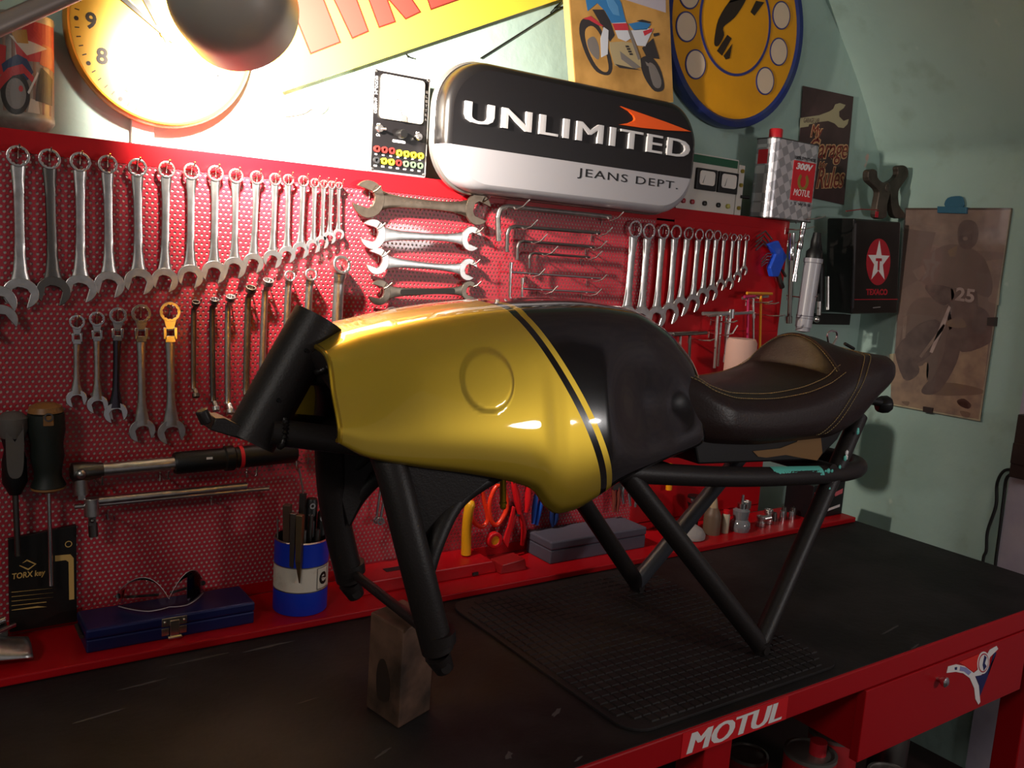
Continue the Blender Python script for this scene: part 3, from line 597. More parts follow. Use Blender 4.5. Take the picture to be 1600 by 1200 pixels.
for (a0, b0, a1, b1) in ((0, 0, .0012, .044), (.031, 0, .0322, .044), (0, 0, .032, .0012), (0, .043, .032, .044)):
    for i in range(6):
        u0, u1 = a0+(a1-a0)*i/6, a0+(a1-a0)*(i+1)/6; lt.add([wf(u0, b0, .0002), wf(u1, b0, .0002), wf(u1, b1, .0002), wf(u0, b1, .0002)], [(0, 1, 2, 3)])
text_into(lt, 'e', (0, 0, 0), X_, Z_, .021, .026, 0, .0003, off=.015, wrap=wrapcan(th0+.006/R, LZ+.060))
lt.obj('letter', black, t)
fm = mat('file_steel', '#7d746c', .45, 1); tool_c = [('file', 'flat old file standing at the front of the blue can', (-.030, -.030), (-.036, -.045, .065), 'box', .008, fm), ('file', 'brown flat file leaning left in the blue can', (-.032, -.01), (-.040, -.02, .075), 'box', .010, mat('rusty_file', '#5f4a3d', .6, .6)),
    ('scraper', 'dark scraper with a thin bright tip, tallest in the blue can', (.0, .01), (.004, .012, .085), 'scr', .008, mat('dark_handle', '#2b2421', .5)), ('marker_pen', 'thick black marker at the back of the blue can', (.018, .012), (.024, .014, .072), 'pen', .012, blk), ('marker_pen', 'shorter black marker at the right of the blue can', (.034, -.002), (.042, 0, .048), 'pen', .010, blk),
    ('hex_bit_key', 'hex socket key with a hollow bright end in the blue can', (.006, -.02), (.007, -.024, .05), 'tub', .005, dark), ('hex_bit_key', 'low hex socket key by the can rim', (.016, -.028), (.018, -.034, .022), 'tub', .005, dark), ('hex_bit_key', 'short bright punch at the middle of the blue can', (-.008, -.026), (-.009, -.034, .024), 'tub', .004, steel),
    ('wire_pick', 'thin forked wire pick at the left of the blue can', (-.044, 0), (-.052, 0, .042), 'tub', .0018, steel)]
for i, (nm, lab, b0, b1, k, w_, m_) in enumerate(tool_c):
    p = cc+Vector((b0[0], b0[1], .02)); q_ = cc+Vector((b1[0], b1[1], H+b1[2])); t2 = T(nm, lab, nm.replace('_', ' '), p, 'tools in the blue can'); m = MB(); d = (q_-p).normalized()
    if k == 'box': m.tube([p, q_], [w_*.7, w_], 4, sm=False, up=Vector((1, -1, 0))); m.obj('blade', m_, t2, .0008)
    elif k == 'scr': m.tube([p, q_], w_, 4, sm=False, up=Vector((1, -1, 0))); m.obj('handle', m_, t2, .0008); MB().tube([q_, q_+Vector((-.010, 0, .052))], .0018, 6).obj('tip', steel, t2)
    elif k == 'pen': m.lathe([(0, 0), (w_, 0), (w_, (q_-p).length-.006), (w_*.8, (q_-p).length), (0, (q_-p).length)], p, d, 16); m.obj('barrel', m_, t2); MB().ring(q_-d*.012+Vector((-.004, -w_, 0)), -Y_, .006, .003, -.002, .003, 16).obj('clip_ring', steel, t2)
    else: m.lathe([(0, 0), (w_, 0), (w_, (q_-p).length), (w_*.6, (q_-p).length), (w_*.55, (q_-p).length-.005), (0, (q_-p).length-.005)], p, d, 12); m.obj('shank', m_, t2)
t2 = T('file', 'long thin file hooked over the front rim of the blue can', 'file', cc+Vector((-.028, -.06, .07)), 'tools in the blue can')
MB().tube([cc+Vector((-.026, -.052, H+.062)), cc+Vector((-.026, -.0525, H-.03)), cc+Vector((-.024, -.0545, H-.075))], [.009, .008, .0015], 4, sm=False, up=Vector((1, -1, 0))).obj('blade', mat('old_brass_file', '#8a7458', .45, 1), t2, .0006)
# steel clamp at the lower left corner
p = V(.135, -.105, -.7335); t = T('sheet_metal_clamp', 'grey steel clamp jaw lying on the ledge at the lower left corner', 'clamp', p)
G = []
for i in range(9):
    u = i/8; G.append([Vector((.07+.10*u, -.14+.075*math.sin(PI*(j/8))*0+.085*j/8, LZ+.004+(.046-.03*u)*max(0, math.sin(PI*(j+.6)/9.2))**.6)) for j in range(9)])
g_ = MB().grid(G); o_ = g_.obj('jaw', steel, t); s2 = o_.modifiers.new('t', 'SOLIDIFY'); s2.thickness = .004
MB().span((.075, -.085, LZ+.03), (.14, -.04, LZ+.047)).obj('body', dark, t, .004); MB().tube([(.12, -.105, LZ+.05), (.15, -.07, LZ+.046)], .004, 10).tube([(.09, -.08, LZ+.05), (.135, -.06, LZ+.054)], .007, 10).obj('screw', chrome, t)
# ---------------------------------------------------------------- tools hanging low behind the bike
t = T('steel_tray', 'red sheet metal tray standing on the ledge behind the frame', 'tray', V(.95, -.05, -.7335))
MB().prism([(0, 0), (.012, .030), (.33, .030), (.345, 0)], (Vector((.785, -.005, LZ)), X_, Z_, -Y_), 0, .10).obj('tray_body', red, t, .003)
MB().span((1.06, -.108, LZ+.003), (1.075, -.1045, LZ+.010)).obj('slot', blk, t); MB().span((.86, -.07, LZ+.0302), (.90, -.05, LZ+.031)).obj('slot', blk, t)
orr = mat('orange_red_vinyl', '#e03216', .3); rdv = mat('red_vinyl', '#c8141c', .35)
yv = -.03
t = T('scissors', 'scissors with orange red loop handles hanging below the tank', 'scissors', PY(765, 790, yv))
for k, o in enumerate(([(745, 768), (735, 788), (738, 812), (752, 823), (762, 812), (757, 785), (752, 765)], [(776, 760), (765, 785), (767, 812), (776, 820), (787, 806), (792, 790), (788, 765)])):
    MB().tube(smooth([PY(a, b, yv-.004*k) for a, b in o], 6, True)+[PY(*o[0], yv-.004*k)], .0055, 10).obj('loop_handle', orr, t)
MB().prism(pix(('y', yv), [(748, 766), (760, 720), (766, 720), (756, 766)]), FR(('y', yv)), 0, .003).prism(pix(('y', yv), [(778, 764), (764, 720), (770, 718), (786, 760)]), FR(('y', yv)), .003, .006).obj('blade', steel, t)
def pliers(name, lab, h, m_, y, jawpx, w=.008, grp='pliers hanging on the board'):
    t = T(name, lab, 'pliers', PY(*h[0][0], y), grp)
    for k, hp in enumerate(h):
        pts = smooth([PY(a, b, y-.002*k) for a, b in hp], 5); n = len(pts)
        MB().tube(pts, [w*(.75+.35*math.sin(PI*min(1, i/(n-1)*1.1))) for i in range(n)], 10).obj('handle', m_, t)
    MB().prism(pix(('y', y), jawpx), FR(('y', y)), -.004, .006).obj('jaws', dark, t, .001)
pliers('pliers', 'red handled pliers below the tank, right of the scissors', [[(802, 752), (808, 780), (812, 802)], [(826, 752), (825, 780), (822, 800)]], rdv, -.035, [(800, 755), (806, 715), (822, 715), (828, 755)])
pliers('pliers', 'long red snips with spread handles above the grey box', [[(806, 800), (797, 826), (788, 850)], [(812, 800), (818, 826), (816, 852)]], rdv, -.022, [(803, 806), (806, 790), (812, 790), (815, 806)], .007)
pliers('pliers', 'blue and grey handled pliers behind the tank flap', [[(848, 772), (843, 795), (838, 820)], [(838, 772), (835, 795), (833, 818)]], mat('blue_vinyl', '#1c4fb0', .4), -.03, [(836, 776), (840, 740), (850, 740), (852, 776)], .0065)
pliers('pliers', 'dark blue handled pliers partly behind the tank flap', [[(862, 795), (862, 810), (864, 822)], [(870, 795), (869, 810), (866, 820)]], mat('navy_vinyl', '#16295a', .4), -.028, [(860, 800), (862, 765), (870, 765), (872, 800)], .006)
pliers('pliers', 'bright chrome pliers hanging behind the rear tube', [[(978, 752), (972, 768), (974, 786)], [(988, 752), (983, 770), (985, 790)], [(995, 755), (996, 770), (992, 792)]], chrome, -.03, [(976, 758), (980, 725), (996, 725), (1000, 758)], .005)
pliers('pliers', 'brown handled pliers hanging right of the front rear leg', [[(958, 760), (960, 780), (958, 800)], [(966, 760), (966, 780), (964, 800)]], mat('brown_vinyl', '#6b2c22', .45), -.028, [(956, 765), (958, 735), (968, 735), (970, 765)], .0055)
tag(MB().tube(smooth([PY(737, 782, -.05), PY(732, 800, -.05), PY(729, 830, -.05), PY(728, 866, -.05)], 5), [.006, .009]+[.0115]*20, 14).obj('yellow_pry_tool', mat('yellow_vinyl', '#d99a14', .4), None), 'yellow rounded tool handle standing behind the scissors', 'tool handle')
t = T('tape_reel', 'red round tool with an amber centre above the red block', 'tool', PY(771, 843, -.04)); c_ = PY(771, 843, -.04)
MB().ring(c_, -Y_, .020, .011, -.004, .010, 28).prism(pix(('y', -.04), [(784, 846), (794, 815), (800, 790), (804, 792), (798, 826), (792, 856)]), FR(('y', -.04)), 0, .006).obj('body', rdv, t, .002); MB().lathe([(0, .008), (.011, .008), (.011, 0)], c_, -Y_, 24).obj('centre_disc', yel, t)
tag(MB().prism([(0, 0), (.075, 0), (.068, .028), (.004, .022)], (V(1.128, -.10, -.7335), X_, Z_, -Y_), -.03, .02).obj('steel_block', mat('dark_red_block', '#8c1418', .4), None, .002), 'small dark red block on the ledge beside the grey box', 'block')
for k, (a0, b0, lab) in enumerate(((( 597, 745), (588, 812), 'left one of two small chrome spanners seen between the frame tubes'), ((606, 748), (594, 814), 'right one of two small chrome spanners seen between the frame tubes'))):
    P0, P1 = PY(*a0, -.02-.01*k), PY(*b0, -.02-.01*k); t = T('small_spanner', lab, 'spanner', P0, 'small spanners between the frame tubes'); a, b, un = frame_of(P0, P1)
    MB().tube([P0, P1], .0036, 10).obj('handle', chrome, t); MB().ring(P1, un, .009, .0055, -.004, .004, 20, 0, 1).obj('box_end', chrome, t); MB().ring(P0, un, .008, .005, -.004, .004, 20, 0, 1).obj('box_end', chrome, t)
    hook(a0[0], a0[1]-3, .03, .008)
tag(MB().prism(pix(('y', -.012), [(603, 722), (612, 724), (621, 756), (614, 759)]), FR(('y', -.012)), 0, .008).obj('orange_wedge', mat('orange_plastic', '#e8603c', .4), None, .002), 'orange plastic wedge glimpsed between the near frame tubes', 'wedge')
# grey box on the ledge
t = T('grey_case', 'long slate grey case on the ledge behind the bike', 'case', V(1.43, -.065, -.7335)); gy = mat('slate_grey', '#4a4653', .6)
MB().span((1.275, -.115, LZ), (1.585, -.015, LZ+.034)).obj('base', gy, t, .003); MB().span((1.274, -.116, LZ+.0345), (1.586, -.014, LZ+.056)).obj('lid', gy, t, .004)
# bottles and small things at the ledge's right
t = T('putty_lump', 'pale grey rounded lump of rag at the right part of the ledge', 'rag', V(1.765, -.10, -.7335)); MB().lathe([(0, .036), (.02, .035), (.036, .026), (.045, .012), (.044, .002), (0, .0)], V(1.762, -.10, -.7335), Z_, 20).obj('rag', mat('grey_rag', '#8f8987', .8, bump=.6, bscale=60), t)
t = T('glue_bottle', 'brown cone topped glue bottle on the ledge', 'bottle', V(1.85, -.1, -.7335)); MB().lathe([(0, 0), (.024, .0), (.024, .05), (.021, .06), (.012, .075)], V(1.85, -.1, -.7335), Z_, 20).obj('bottle_body', mat('brown_plastic', '#5f4a3a', .5), t); MB().lathe([(.012, .075), (.008, .1), (.003, .112), (0, .112)], V(1.85, -.1, -.7335), Z_, 16).obj('nozzle', mat('tan_cap', '#9a8468', .5), t)
t = T('torch_head', 'black and chrome torch standing behind the brown bottle', 'torch', V(1.82, -.055, -.7335)); MB().lathe([(0, 0), (.016, 0), (.016, .07), (.02, .08), (.02, .10), (0, .10)], V(1.82, -.055, -.7335), Z_, 20).obj('torch_body', blk, t); MB().lathe([(.0205, .082), (.021, .088), (.0205, .094)], V(1.82, -.055, -.7335), Z_, 20).obj('chrome_band', chrome, t)
t = T('plastic_vial', 'cream vial beside the glass jar', 'vial', V(1.893, -.11, -.7335)); MB().lathe([(0, 0), (.011, 0), (.012, .05), (.009, .055)], V(1.893, -.11, -.7335), Z_, 16).obj('vial_body', mat('cream_plastic', '#a99c86', .5), t); MB().lathe([(.009, .055), (.009, .066), (0, .066)], V(1.893, -.11, -.7335), Z_, 16).obj('cap', rdv, t)
t = T('glass_jar', 'squat grey glass jar with a metal spout on the ledge', 'jar', V(1.95, -.115, -.7335)); MB().lathe([(0, 0), (.026, .0), (.030, .012), (.028, .026), (.02, .034), (.022, .045), (.024, .06), (.014, .066)], V(1.95, -.115, -.7335), Z_, 24).obj('jar_body', mat('smoky_glass', '#6f7074', .1, spec=.8, coat=.5), t); MB().lathe([(.014, .066), (.014, .08), (.005, .084), (.004, .105), (0, .105)], V(1.95, -.115, -.7335), Z_, 16).obj('spout', chrome, t)
for k, (x, y, h, lab) in enumerate(((2.0, -.09, .075, 'upright chrome pipe fitting right of the glass jar'), (2.045, -.11, .03, 'low chrome elbow fitting on the ledge'), (2.09, -.10, .042, 'knurled chrome nut beside the elbow fitting'))):
    t = T('pipe_fitting', lab, 'pipe fitting', V(x, y, -.7335), 'chrome fittings on the ledge')
    MB().lathe([(0, 0), (.014, 0), (.014, .012), (.010, .014), (.010, h*.7), (.013, h*.72), (.013, h), (.008, h), (.008, h*.8), (0, h*.8)], V(x, y, -.7335), Z_, 6+6*k, sm=False).obj('barrel', steel, t, .001)
    if k == 1: MB().tube([V(x, y, -.7335+.02), V(x+.03, y-.01, -.7335+.025)], .009, 12).obj('elbow', steel, t)
t = T('spray_carton', 'black carton with red and white stripes at the end of the ledge', 'carton', V(2.33, -.09, -.7335)); bc = mat('black_carton', '#131114', .4)
MB().span((2.25, -.13, LZ), (2.405, -.03, LZ+.105)).obj('carton_body', bc, t, .002)
m = MB(); m.prism([(2.255, 1.00), (2.30, 1.008), (2.29, .995), (2.262, .985)], FY(-.1302), 0, .0006, 0).prism([(2.265, 1.006), (2.36, 1.018), (2.36, 1.012), (2.27, 1.0)], FY(-.1302), 0, .0006, 1).prism([(2.28, .935), (2.39, .95), (2.39, .942), (2.28, .928)], FY(-.1302), 0, .0006, 1)
m.prism([(2.355, .99), (2.395, 1.0), (2.395, .985), (2.36, .978)], FY(-.1302), 0, .0006, 0); m.obj('stripes', [mat('pink_red_print', '#d8646c', .5), white], t)
for i in range(5):
    x = 2.13+.022*i; t = T('socket', ['dark small socket, first right of the knurled nut', 'bright socket beside the first dark socket', 'dark taller socket in the middle of the socket row', 'bright taller socket left of the last one', 'dark socket nearest the black carton'][i], 'socket', V(x, -.09-.012*(i % 2), -.7335), 'sockets on the ledge')
    MB().lathe([(0, 0), (.009, 0), (.009, .012+.006*(i % 3)), (.0075, .025+.006*(i % 3)), (.005, .025+.006*(i % 3)), (.005, .015), (0, .015)], V(x, -.09-.012*(i % 2), -.7335), Z_, 16).obj('barrel', dark if i % 2 == 0 else chrome, t)
tag(MB().tube([PY(1046, 725, -.02), PY(1045, 765, -.02)], .009, 10).obj('yellow_screwdriver_handle', yel, None), 'short yellow handle on the board between the rear tubes', 'tool handle')
tag(MB().lathe([(0, 0), (.036, 0), (.042, .01), (.041, .115), (.036, .125), (0, .125)], PY(1156, 566, -.105)-Vector((0, 0, .06)), Z_, 28).obj('paper_roll', mat('pinkish_paper', '#b48f82', .8), None), 'pinkish paper roll on the board just behind the seat', 'paper roll')
hook(1160, 546, .085, .02, .0022)

# ---------------------------------------------------------------- on top of the board and on the wall
SH = ZT+.0005
# clock
cx, cz, cr = .4165, ZO+.3556, .166; t = T('wall_clock', 'round yellow wall clock half hidden by the grey lamp shade', 'clock', (cx, YW, cz))
O = Vector((cx, 0, cz)); ym = mat('clock_yellow', '#e6b23a', .35, coat=.3)
MB().lathe([(0, YW-.004), (cr*.96, YW-.004), (cr, YW-.02), (cr, .064), (cr*.97, .057), (cr*.945, .062)], Vector((cx, 0, cz)), (0, 1, 0), 72).obj('case', mat('clock_rim', '#b9802a', .35), t)
MB().lathe([(0, .0655), (cr*.95, .0655), (cr*.95, .07)], Vector((cx, 0, cz)), (0, 1, 0), 72).obj('dial', ym, t)
d = MB(); F = FY(.0652); brn = mat('clock_print', '#2c2018', .5)
for h in range(12):
    a = PI/2-h*PI/6; u = Vector((math.cos(a), 0, math.sin(a)))
    d.prism(circ(cx+u.x*cr*.875, cz+u.z*cr*.875, .0038, 14), F, 0, .0005)
    if h in (7, 8, 9): 
        c = {9: PY(143, 33, .065), 8: PY(160, 88, .065), 7: PY(203, 132, .065)}[h]
        text_into(d, str(h), (c.x-.010, .065, c.z-.014), X_, Z_, None, .029, 0, .0005, off=.03)
    elif h: text_into(d, str(h), (cx+u.x*cr*.70-.010, .065, cz+u.z*cr*.70-.014), X_, Z_, None, .029, 0, .0005, off=.03)
    else: text_into(d, '12', (cx+u.x*cr*.70-.018, .065, cz+u.z*cr*.70-.014), X_, Z_, None, .029, 0, .0005, off=.03)
for i in range(60):
    if i % 5:
        a = i*PI/30; u = (math.cos(a), math.sin(a)); d.prism([(cx+u[0]*cr*r_-u[1]*w_, cz+u[1]*cr*r_+u[0]*w_) for r_, w_ in ((.85, .0009), (.895, .0009), (.895, -.0009), (.85, -.0009))], F, 0, .0004)
d.obj('numerals', brn, t)
def hand(a, L0, L1, w_, y, m, nm): 
    u = (math.cos(a), math.sin(a)); MB().prism([(cx+u[0]*r_-u[1]*q_, cz+u[1]*r_+u[0]*q_) for r_, q_ in ((L0, w_*.6), (L1*.8, w_), (L1, 0), (L1*.8, -w_), (L0, -w_*.6))], FY(y), 0, .001).obj(nm, m, t)
hand(math.radians(146), -.02, .115, .004, .061, black, 'minute_hand'); hand(math.radians(120), -.015, .085, .005, .062, black, 'hour_hand'); hand(math.radians(142), -.012, .13, .0012, .059, dark, 'second_hand')
MB().lathe([(0, .057), (.006, .057), (.006, .065)], Vector((cx, 0, cz)), (0, 1, 0), 20).obj('hub', black, t)
# desk lamp over the bench
LC = Vector((.437, -.27, ZO+.362)); LA = Vector((.56, .80, -.20)).normalized(); t = T('work_lamp', 'work lamp with a round grey metal shade turned to the wall', 'lamp', LC)
shade_m = mat('grey_shade', '#a39b92', .45, .1); R = .094
prof = [(max(.008, R*math.sin(k*PI/32)), -.096*math.cos(k*PI/32)) for k in range(17)]+[(R, .03), (R, .055)]
pr2 = [(r_*.985, h_+.0015) for r_, h_ in prof][::-1]
s = MB().lathe(prof+[(R*1.0, .055)]+pr2, LC, LA, 56, 0); s.obj('shade', shade_m, t)
MB().lathe([(R*.97, -.0), (R*.982, .054)], LC, LA, 56).lathe([(max(.006, R*.975*math.sin(k*PI/32)), -.092*math.cos(k*PI/32)) for k in range(17)], LC, LA, 56).obj('shade_lining', mat('white_lining', '#f2ece0', .6), t)
MB().lathe([(.014, -.09), (.014, -.055), (.011, -.05)], LC, LA, 20).obj('socket', blk, t)
BC = LC-LA*.015
MB().ball(BC, .028, 0, 20).obj('bulb', mat('lit_bulb', (1, .86, .68, 1), .4, emit=25), t)
li = bpy.data.lights.new('bulb_light', 'SPOT'); li.energy = 205; li.color = (1, .90, .78); li.shadow_soft_size = .022; li.spot_size = math.radians(128); li.spot_blend = .95
lo = bpy.data.objects.new('bulb_light', li); COL.objects.link(lo); lo.location = BC+LA*.034; lo.rotation_euler = LA.to_track_quat('-Z', 'Y').to_euler()
armm = mat('taupe_tube', '#8d8078', .45, .3)
ar = MB()
top = LC-LA*.087; elb = PY(250, -122, -.66); eL = PY(-420, 158, -.80)
for dz in (0, -.032): ar.tube([eL+Vector((0, 0, dz)), elb+Vector((0, 0, dz))], .0095, 14)
ar.tube([elb+Vector((0, 0, -.032)), elb, Vector((.36, -.45, ZO+.54)), top+Vector((-.02, -.03, .06)), top], .009, 14)
ar.obj('arm', armm, t); 
MB().tube([eL, Vector((eL.x-.02, -.75, ZB+.05))], .016, 16).lathe([(0, 0), (.05, 0), (.05, .04), (.02, .06), (0, .06)], Vector((eL.x-.02, -.74, ZB+.0005)), Z_, 24).obj('clamp_stand', armm, t)
# painted tin
t = T('painted_tin', 'large dented tin printed with a red motorbike, left end of the board top', 'tin', (.19, .048, SH)); tc_ = Vector((.188, .050, SH)); R = .0455
tin = mat('worn_tin', '#8f857b', .45, .3, noise=('#6d5f57', 30, .4, .7))
MB().lathe([(0, 0), (R*.72, 0), (R*.8, .004), (R*1.02, .018), (R*1.02, .026), (R, .028), (R, .178), (R*1.02, .182), (R*1.0, .19), (0, .19)], tc_, Z_, 40).obj('tin_body', tin, t)
art = MB(); tvv = math.atan2(-tc_.x+CP.x, -(CP.y-tc_.y))
def wrap(poly, m, lift):
    bm = bmesh.new(); vs = []
    for a, b in poly:                       # a: across -1..1 seen from the room, b: height 0..1
        vs.append(bm.verts.new((math.asin(max(-.98, min(.98, a)))*R, .030+b*.147, 0)))
    f_ = bm.faces.new(vs); bmesh.ops.triangulate(bm, faces=bm.faces[:])
    for _ in range(3):
        es = [e for e in bm.edges if e.calc_length() > .008]
        if es: bmesh.ops.subdivide_edges(bm, edges=es, cuts=1); bmesh.ops.triangulate(bm, faces=[q_ for q_ in bm.faces if len(q_.verts) > 3])
    bm.normal_update(); bm.verts.index_update(); P_ = []
    for v in bm.verts:
        th = tvv+v.co.x/R; rr = R+lift; P_.append((tc_.x+rr*math.sin(th), tc_.y-rr*math.cos(th), tc_.z+v.co.y))
    art.add(P_, [[v.index for v in q_.verts] for q_ in bm.faces], m); bm.free()
wrap([(-.98, 0), (.98, 0), (.98, 1), (-.98, 1)], 0, .0003)
wrap([(-.2, .55), (.98, .6), (.98, 1), (.2, 1), (-.3, .8)], 1, .0006); wrap([(.5, .55), (.98, .5), (.98, .75), (.6, .78)], 5, .0008)
wrap([(-.98, .35), (-.6, .4), (-.55, .7), (-.98, .75)], 1, .0006)
wrap([(-.7, .5), (-.2, .62), (.1, .58), (.3, .45), (.1, .35), (-.3, .42), (-.6, .34)], 2, .0009); wrap([(-.45, .82), (.75, .74), (.1, .62)], 3, .0009)
wrap([(-.4, .86), (.1, .9), (.15, .75), (-.2, .74)], 4, .0011)
wrap([(-.9, .28), (-.5, .46), (-.05, .52), (.3, .40), (.35, .30), (.0, .42), (-.35, .38), (-.8, .2)], 1, .0012)
wrap([(-.28+.46*math.cos(k*PI/14), .20+.24*math.sin(k*PI/14)) for k in range(28)], 6, .0011); wrap([(-.26+.32*math.cos(k*PI/14), .19+.17*math.sin(k*PI/14)) for k in range(28)], 7, .0014); wrap([(-.1+.07*math.cos(k*PI/6), .25+.035*math.sin(k*PI/6)) for k in range(12)], 1, .0017)
wrap([(.35, .14), (.9, .12), (.92, .42), (.55, .52), (.42, .35)], 6, .0009); wrap([(.1, .22), (.42, .46), (.47, .45), (.15, .2)], 8, .0013); wrap([(.1, 0), (.5, .0), (.45, .14), (.2, .16)], 3, .0008)
art.obj('printed_picture', [mat('p_brown', '#7b5a4c', .5), mat('p_red', '#a62c2c', .5), mat('p_blue', '#2e3650', .5), mat('p_cream', '#b3a08f', .5), mat('p_ochre', '#a06d27', .5), mat('p_orange', '#a85334', .5), mat('p_black', '#2b2522', .5), mat('p_grey', '#766c66', .5), mat('p_light', '#b8b0a8', .5)], t)
S(MB().span((PY(204, 205, YW).x, YW-.014, SH+.0), (PY(238, 205, YW).x, YW, SH+.12)).obj('trim_3', mat('white_trunking', '#dcd8d0', .5)))
# yellow enamel letter sign, tilted on the wall
yS = .085; PLS = ('y', yS-.004); F = FR(PLS); t = T('enamel_sign', 'tilted yellow enamel sign with big red letters above the meter', 'sign', PY(600, 60, yS))
A_, B_ = PY(440, 144.5, yS), PY(879, -2, yS); ux = (B_-A_).normalized(); uy = Vector((-ux.z, 0, ux.x)); Ls = (B_-A_).length+.12
MB().prism([(0, 0), (Ls, 0), (Ls, .36), (0, .36)], (A_, ux, uy, -Y_), 0, .004).obj('panel', mat('sign_yellow', '#efc640', .3, coat=.3), t, .0015)
def letters(P_, dx): return pix(PLS, P_)
LT = [[(448, -12), (486, 82), (530, 65), (499, -14)], [(517, -14), (551, 58), (574, 48), (551, -14)], [(563, -40), (593, 41), (616, 33), (604, 0), (608, -2), (634, 28), (655, 18), (640, -4), (636, -60)], [(655, -45), (674, 13), (725, -5), (722, -14), (690, -3), (680, -50)], [(735, -60), (748, -12), (790, -28), (786, -38), (760, -28), (750, -66)]]
o1, o2 = MB(), MB()
for l in LT:
    q_ = pix(PLS, l); gx = sum(a for a, b in q_)/len(q_); gz = sum(b for a, b in q_)/len(q_)
    n = len(q_); out = []
    for i in range(n):                     # outline a little outside the letter
        p0, p1, p2 = Vector(q_[i-1]), Vector(q_[i]), Vector(q_[(i+1) % n]); e1, e2 = (p1-p0).normalized(), (p2-p1).normalized(); n1 = Vector((-e1.y, e1.x)); n2 = Vector((-e2.y, e2.x)); b_ = (n1+n2); b_ = b_/max(.5, b_.dot(n1)); out.append(p1+b_*.0035)
    a2 = sum(q_[i][0]*q_[(i+1) % n][1]-q_[(i+1) % n][0]*q_[i][1] for i in range(n))
    if a2 > 0: out = [2*Vector(q_[i])-out[i] for i in range(n)]
    o2.prism([tuple(v) for v in out], F, 0, .0004); o1.prism(q_, F, .0004, .0008)
o2.obj('letter_outline', mat('sign_brown', '#5d2116', .4), t); o1.obj('letters', mat('sign_red', '#c93a32', .35), t)
MB().tube([PY(751, 91, YW-.004), PY(800, 60, YW-.004), PY(868, 17, YW-.004), PY(885, 8, YW-.003)], .0017, 6).obj('wall_cable', black); o_ = bpy.data.objects['wall_cable']; tag(o_, 'thin black cable running up the wall to the painting', 'cable')
MB().tube([PY(860, 20, YW-.004), PY(876, 4, YW-.004), PY(866, 12, YW-.004), PY(884, 10, YW-.004)], .0014, 6).tube([PY(635, 85, YW), PY(637, 89, YW-.01), PY(646, 91, YW-.006)], .0015, 6).obj('wall_hook', black); tag(bpy.data.objects['wall_hook'], 'small black wire hook on the wall above the meter', 'hook')
# meter
t = T('valve_meter', 'black faced test meter with a cream dial, left of the black lightbox', 'meter', (.88, .05, SH))
x0, x1, z0, z1, yf = .811, .946, SH, ZO+.357, .002
MB().span((x0, yf+.004, z0), (x1, yf+.075, z1)).obj('case', mat('grey_green_metal', '#8fa09a', .45), t, .004)
MB().prism(rrect(x0, z0, x1, z1, .004), FY(yf+.004), 0, .003).obj('bezel', mat('bright_bezel', '#dad6d2', .3, .6), t, .001)
MB().prism(rrect(x0+.0045, z0+.0045, x1-.0045, z1-.0045, .003), FY(yf+.001), 0, .0012).obj('face_plate', mat('black_face', '#131112', .28), t)
F = FY(yf-.0005); mx_ = lambda u: x0+(x1-x0)*u; mz_ = lambda v: z1-(z1-z0)*v
MB().prism(rrect(mx_(.13), mz_(.475), mx_(.88), mz_(.05), .008), F, 0, .006).obj('dial_window', mat('dial_cream', '#e9e3d6', .25), t, .0015)
m = MB(); pc = (mx_(.5), mz_(.42)); m.prism([(pc[0]+.034*math.cos(a), pc[1]+.034*math.sin(a)) for a in [PI*(.22+.56*i/14) for i in range(15)]]+[(pc[0]+.033*math.cos(a), pc[1]+.033*math.sin(a)) for a in [PI*(.78-.56*i/14) for i in range(15)]], F, .006, .0065)
m.prism([(pc[0]-.0006, pc[1]), (pc[0]+.0006, pc[1]), (pc[0]-.012, pc[1]+.032)], F, .006, .0068); m.obj('scale', black, t)
m = MB(); m.prism(circ(pc[0]+.004, pc[1]-.004, .0065, 18), F, .006, .008); m.prism(rrect(pc[0]-.004, mz_(.475), pc[0]+.012, pc[1]-.003, .002), F, .006, .0075); m.obj('zero_screw', mat('grey_screw', '#8d8780', .4, .5), t)
def knob(u, v, r, h, m_, nm='knob', hole=None):
    p = Vector((mx_(u), yf, mz_(v))); k = MB().lathe([(r, 0), (r, h*.8), (r*.85, h), (0, h)] if not hole else [(r, 0), (r, h), (r*.5, h), (r*.5, 0)], p, -Y_, 20); return k.obj(nm, m_, t)
knob(.14, .575, .008, .008, steel, 'toggle_switch'); knob(.82, .60, .008, .008, steel, 'toggle_switch'); knob(.5, .60, .0095, .020, blk, 'selector_knob')
MB().tube([Vector((mx_(.14), yf, mz_(.575))), Vector((mx_(.2), yf-.016, mz_(.58)))], .0025, 8).tube([Vector((mx_(.82), yf, mz_(.6))), Vector((mx_(.8), yf-.016, mz_(.62)))], .0025, 8).obj('toggle_lever', steel, t)
jk = {'r': mat('jack_red', '#7d2420', .4), 'y': mat('jack_yellow', '#e3d32a', .4), 'k': mat('jack_black', '#2a2a2c', .4), 'g': mat('jack_green', '#5d6e58', .4)}
for k, c in enumerate('rrryyyy'): knob(.11+.127*k, .775+.012*(k > 2), .0068, .006, jk[c], 'jack', 1)
for k, c in enumerate('kyyrggg'): knob(.11+.127*k, .885, .0068, .006, jk[c], 'jack', 1)
m = MB()
for k, ch in enumerate('SCUOLA RADIO'):
    if ch != ' ': text_into(m, ch, (mx_(.045), yf-.0003, mz_(.085+.030*k)-.004), X_, Z_, .006, .0052, 0, .0004, off=.02)
for k, ch in enumerate('ELETTRA'): text_into(m, ch, (mx_(.92), yf-.0003, mz_(.14+.045*k)-.004), X_, Z_, .005, .005, 0, .0004, off=.01)
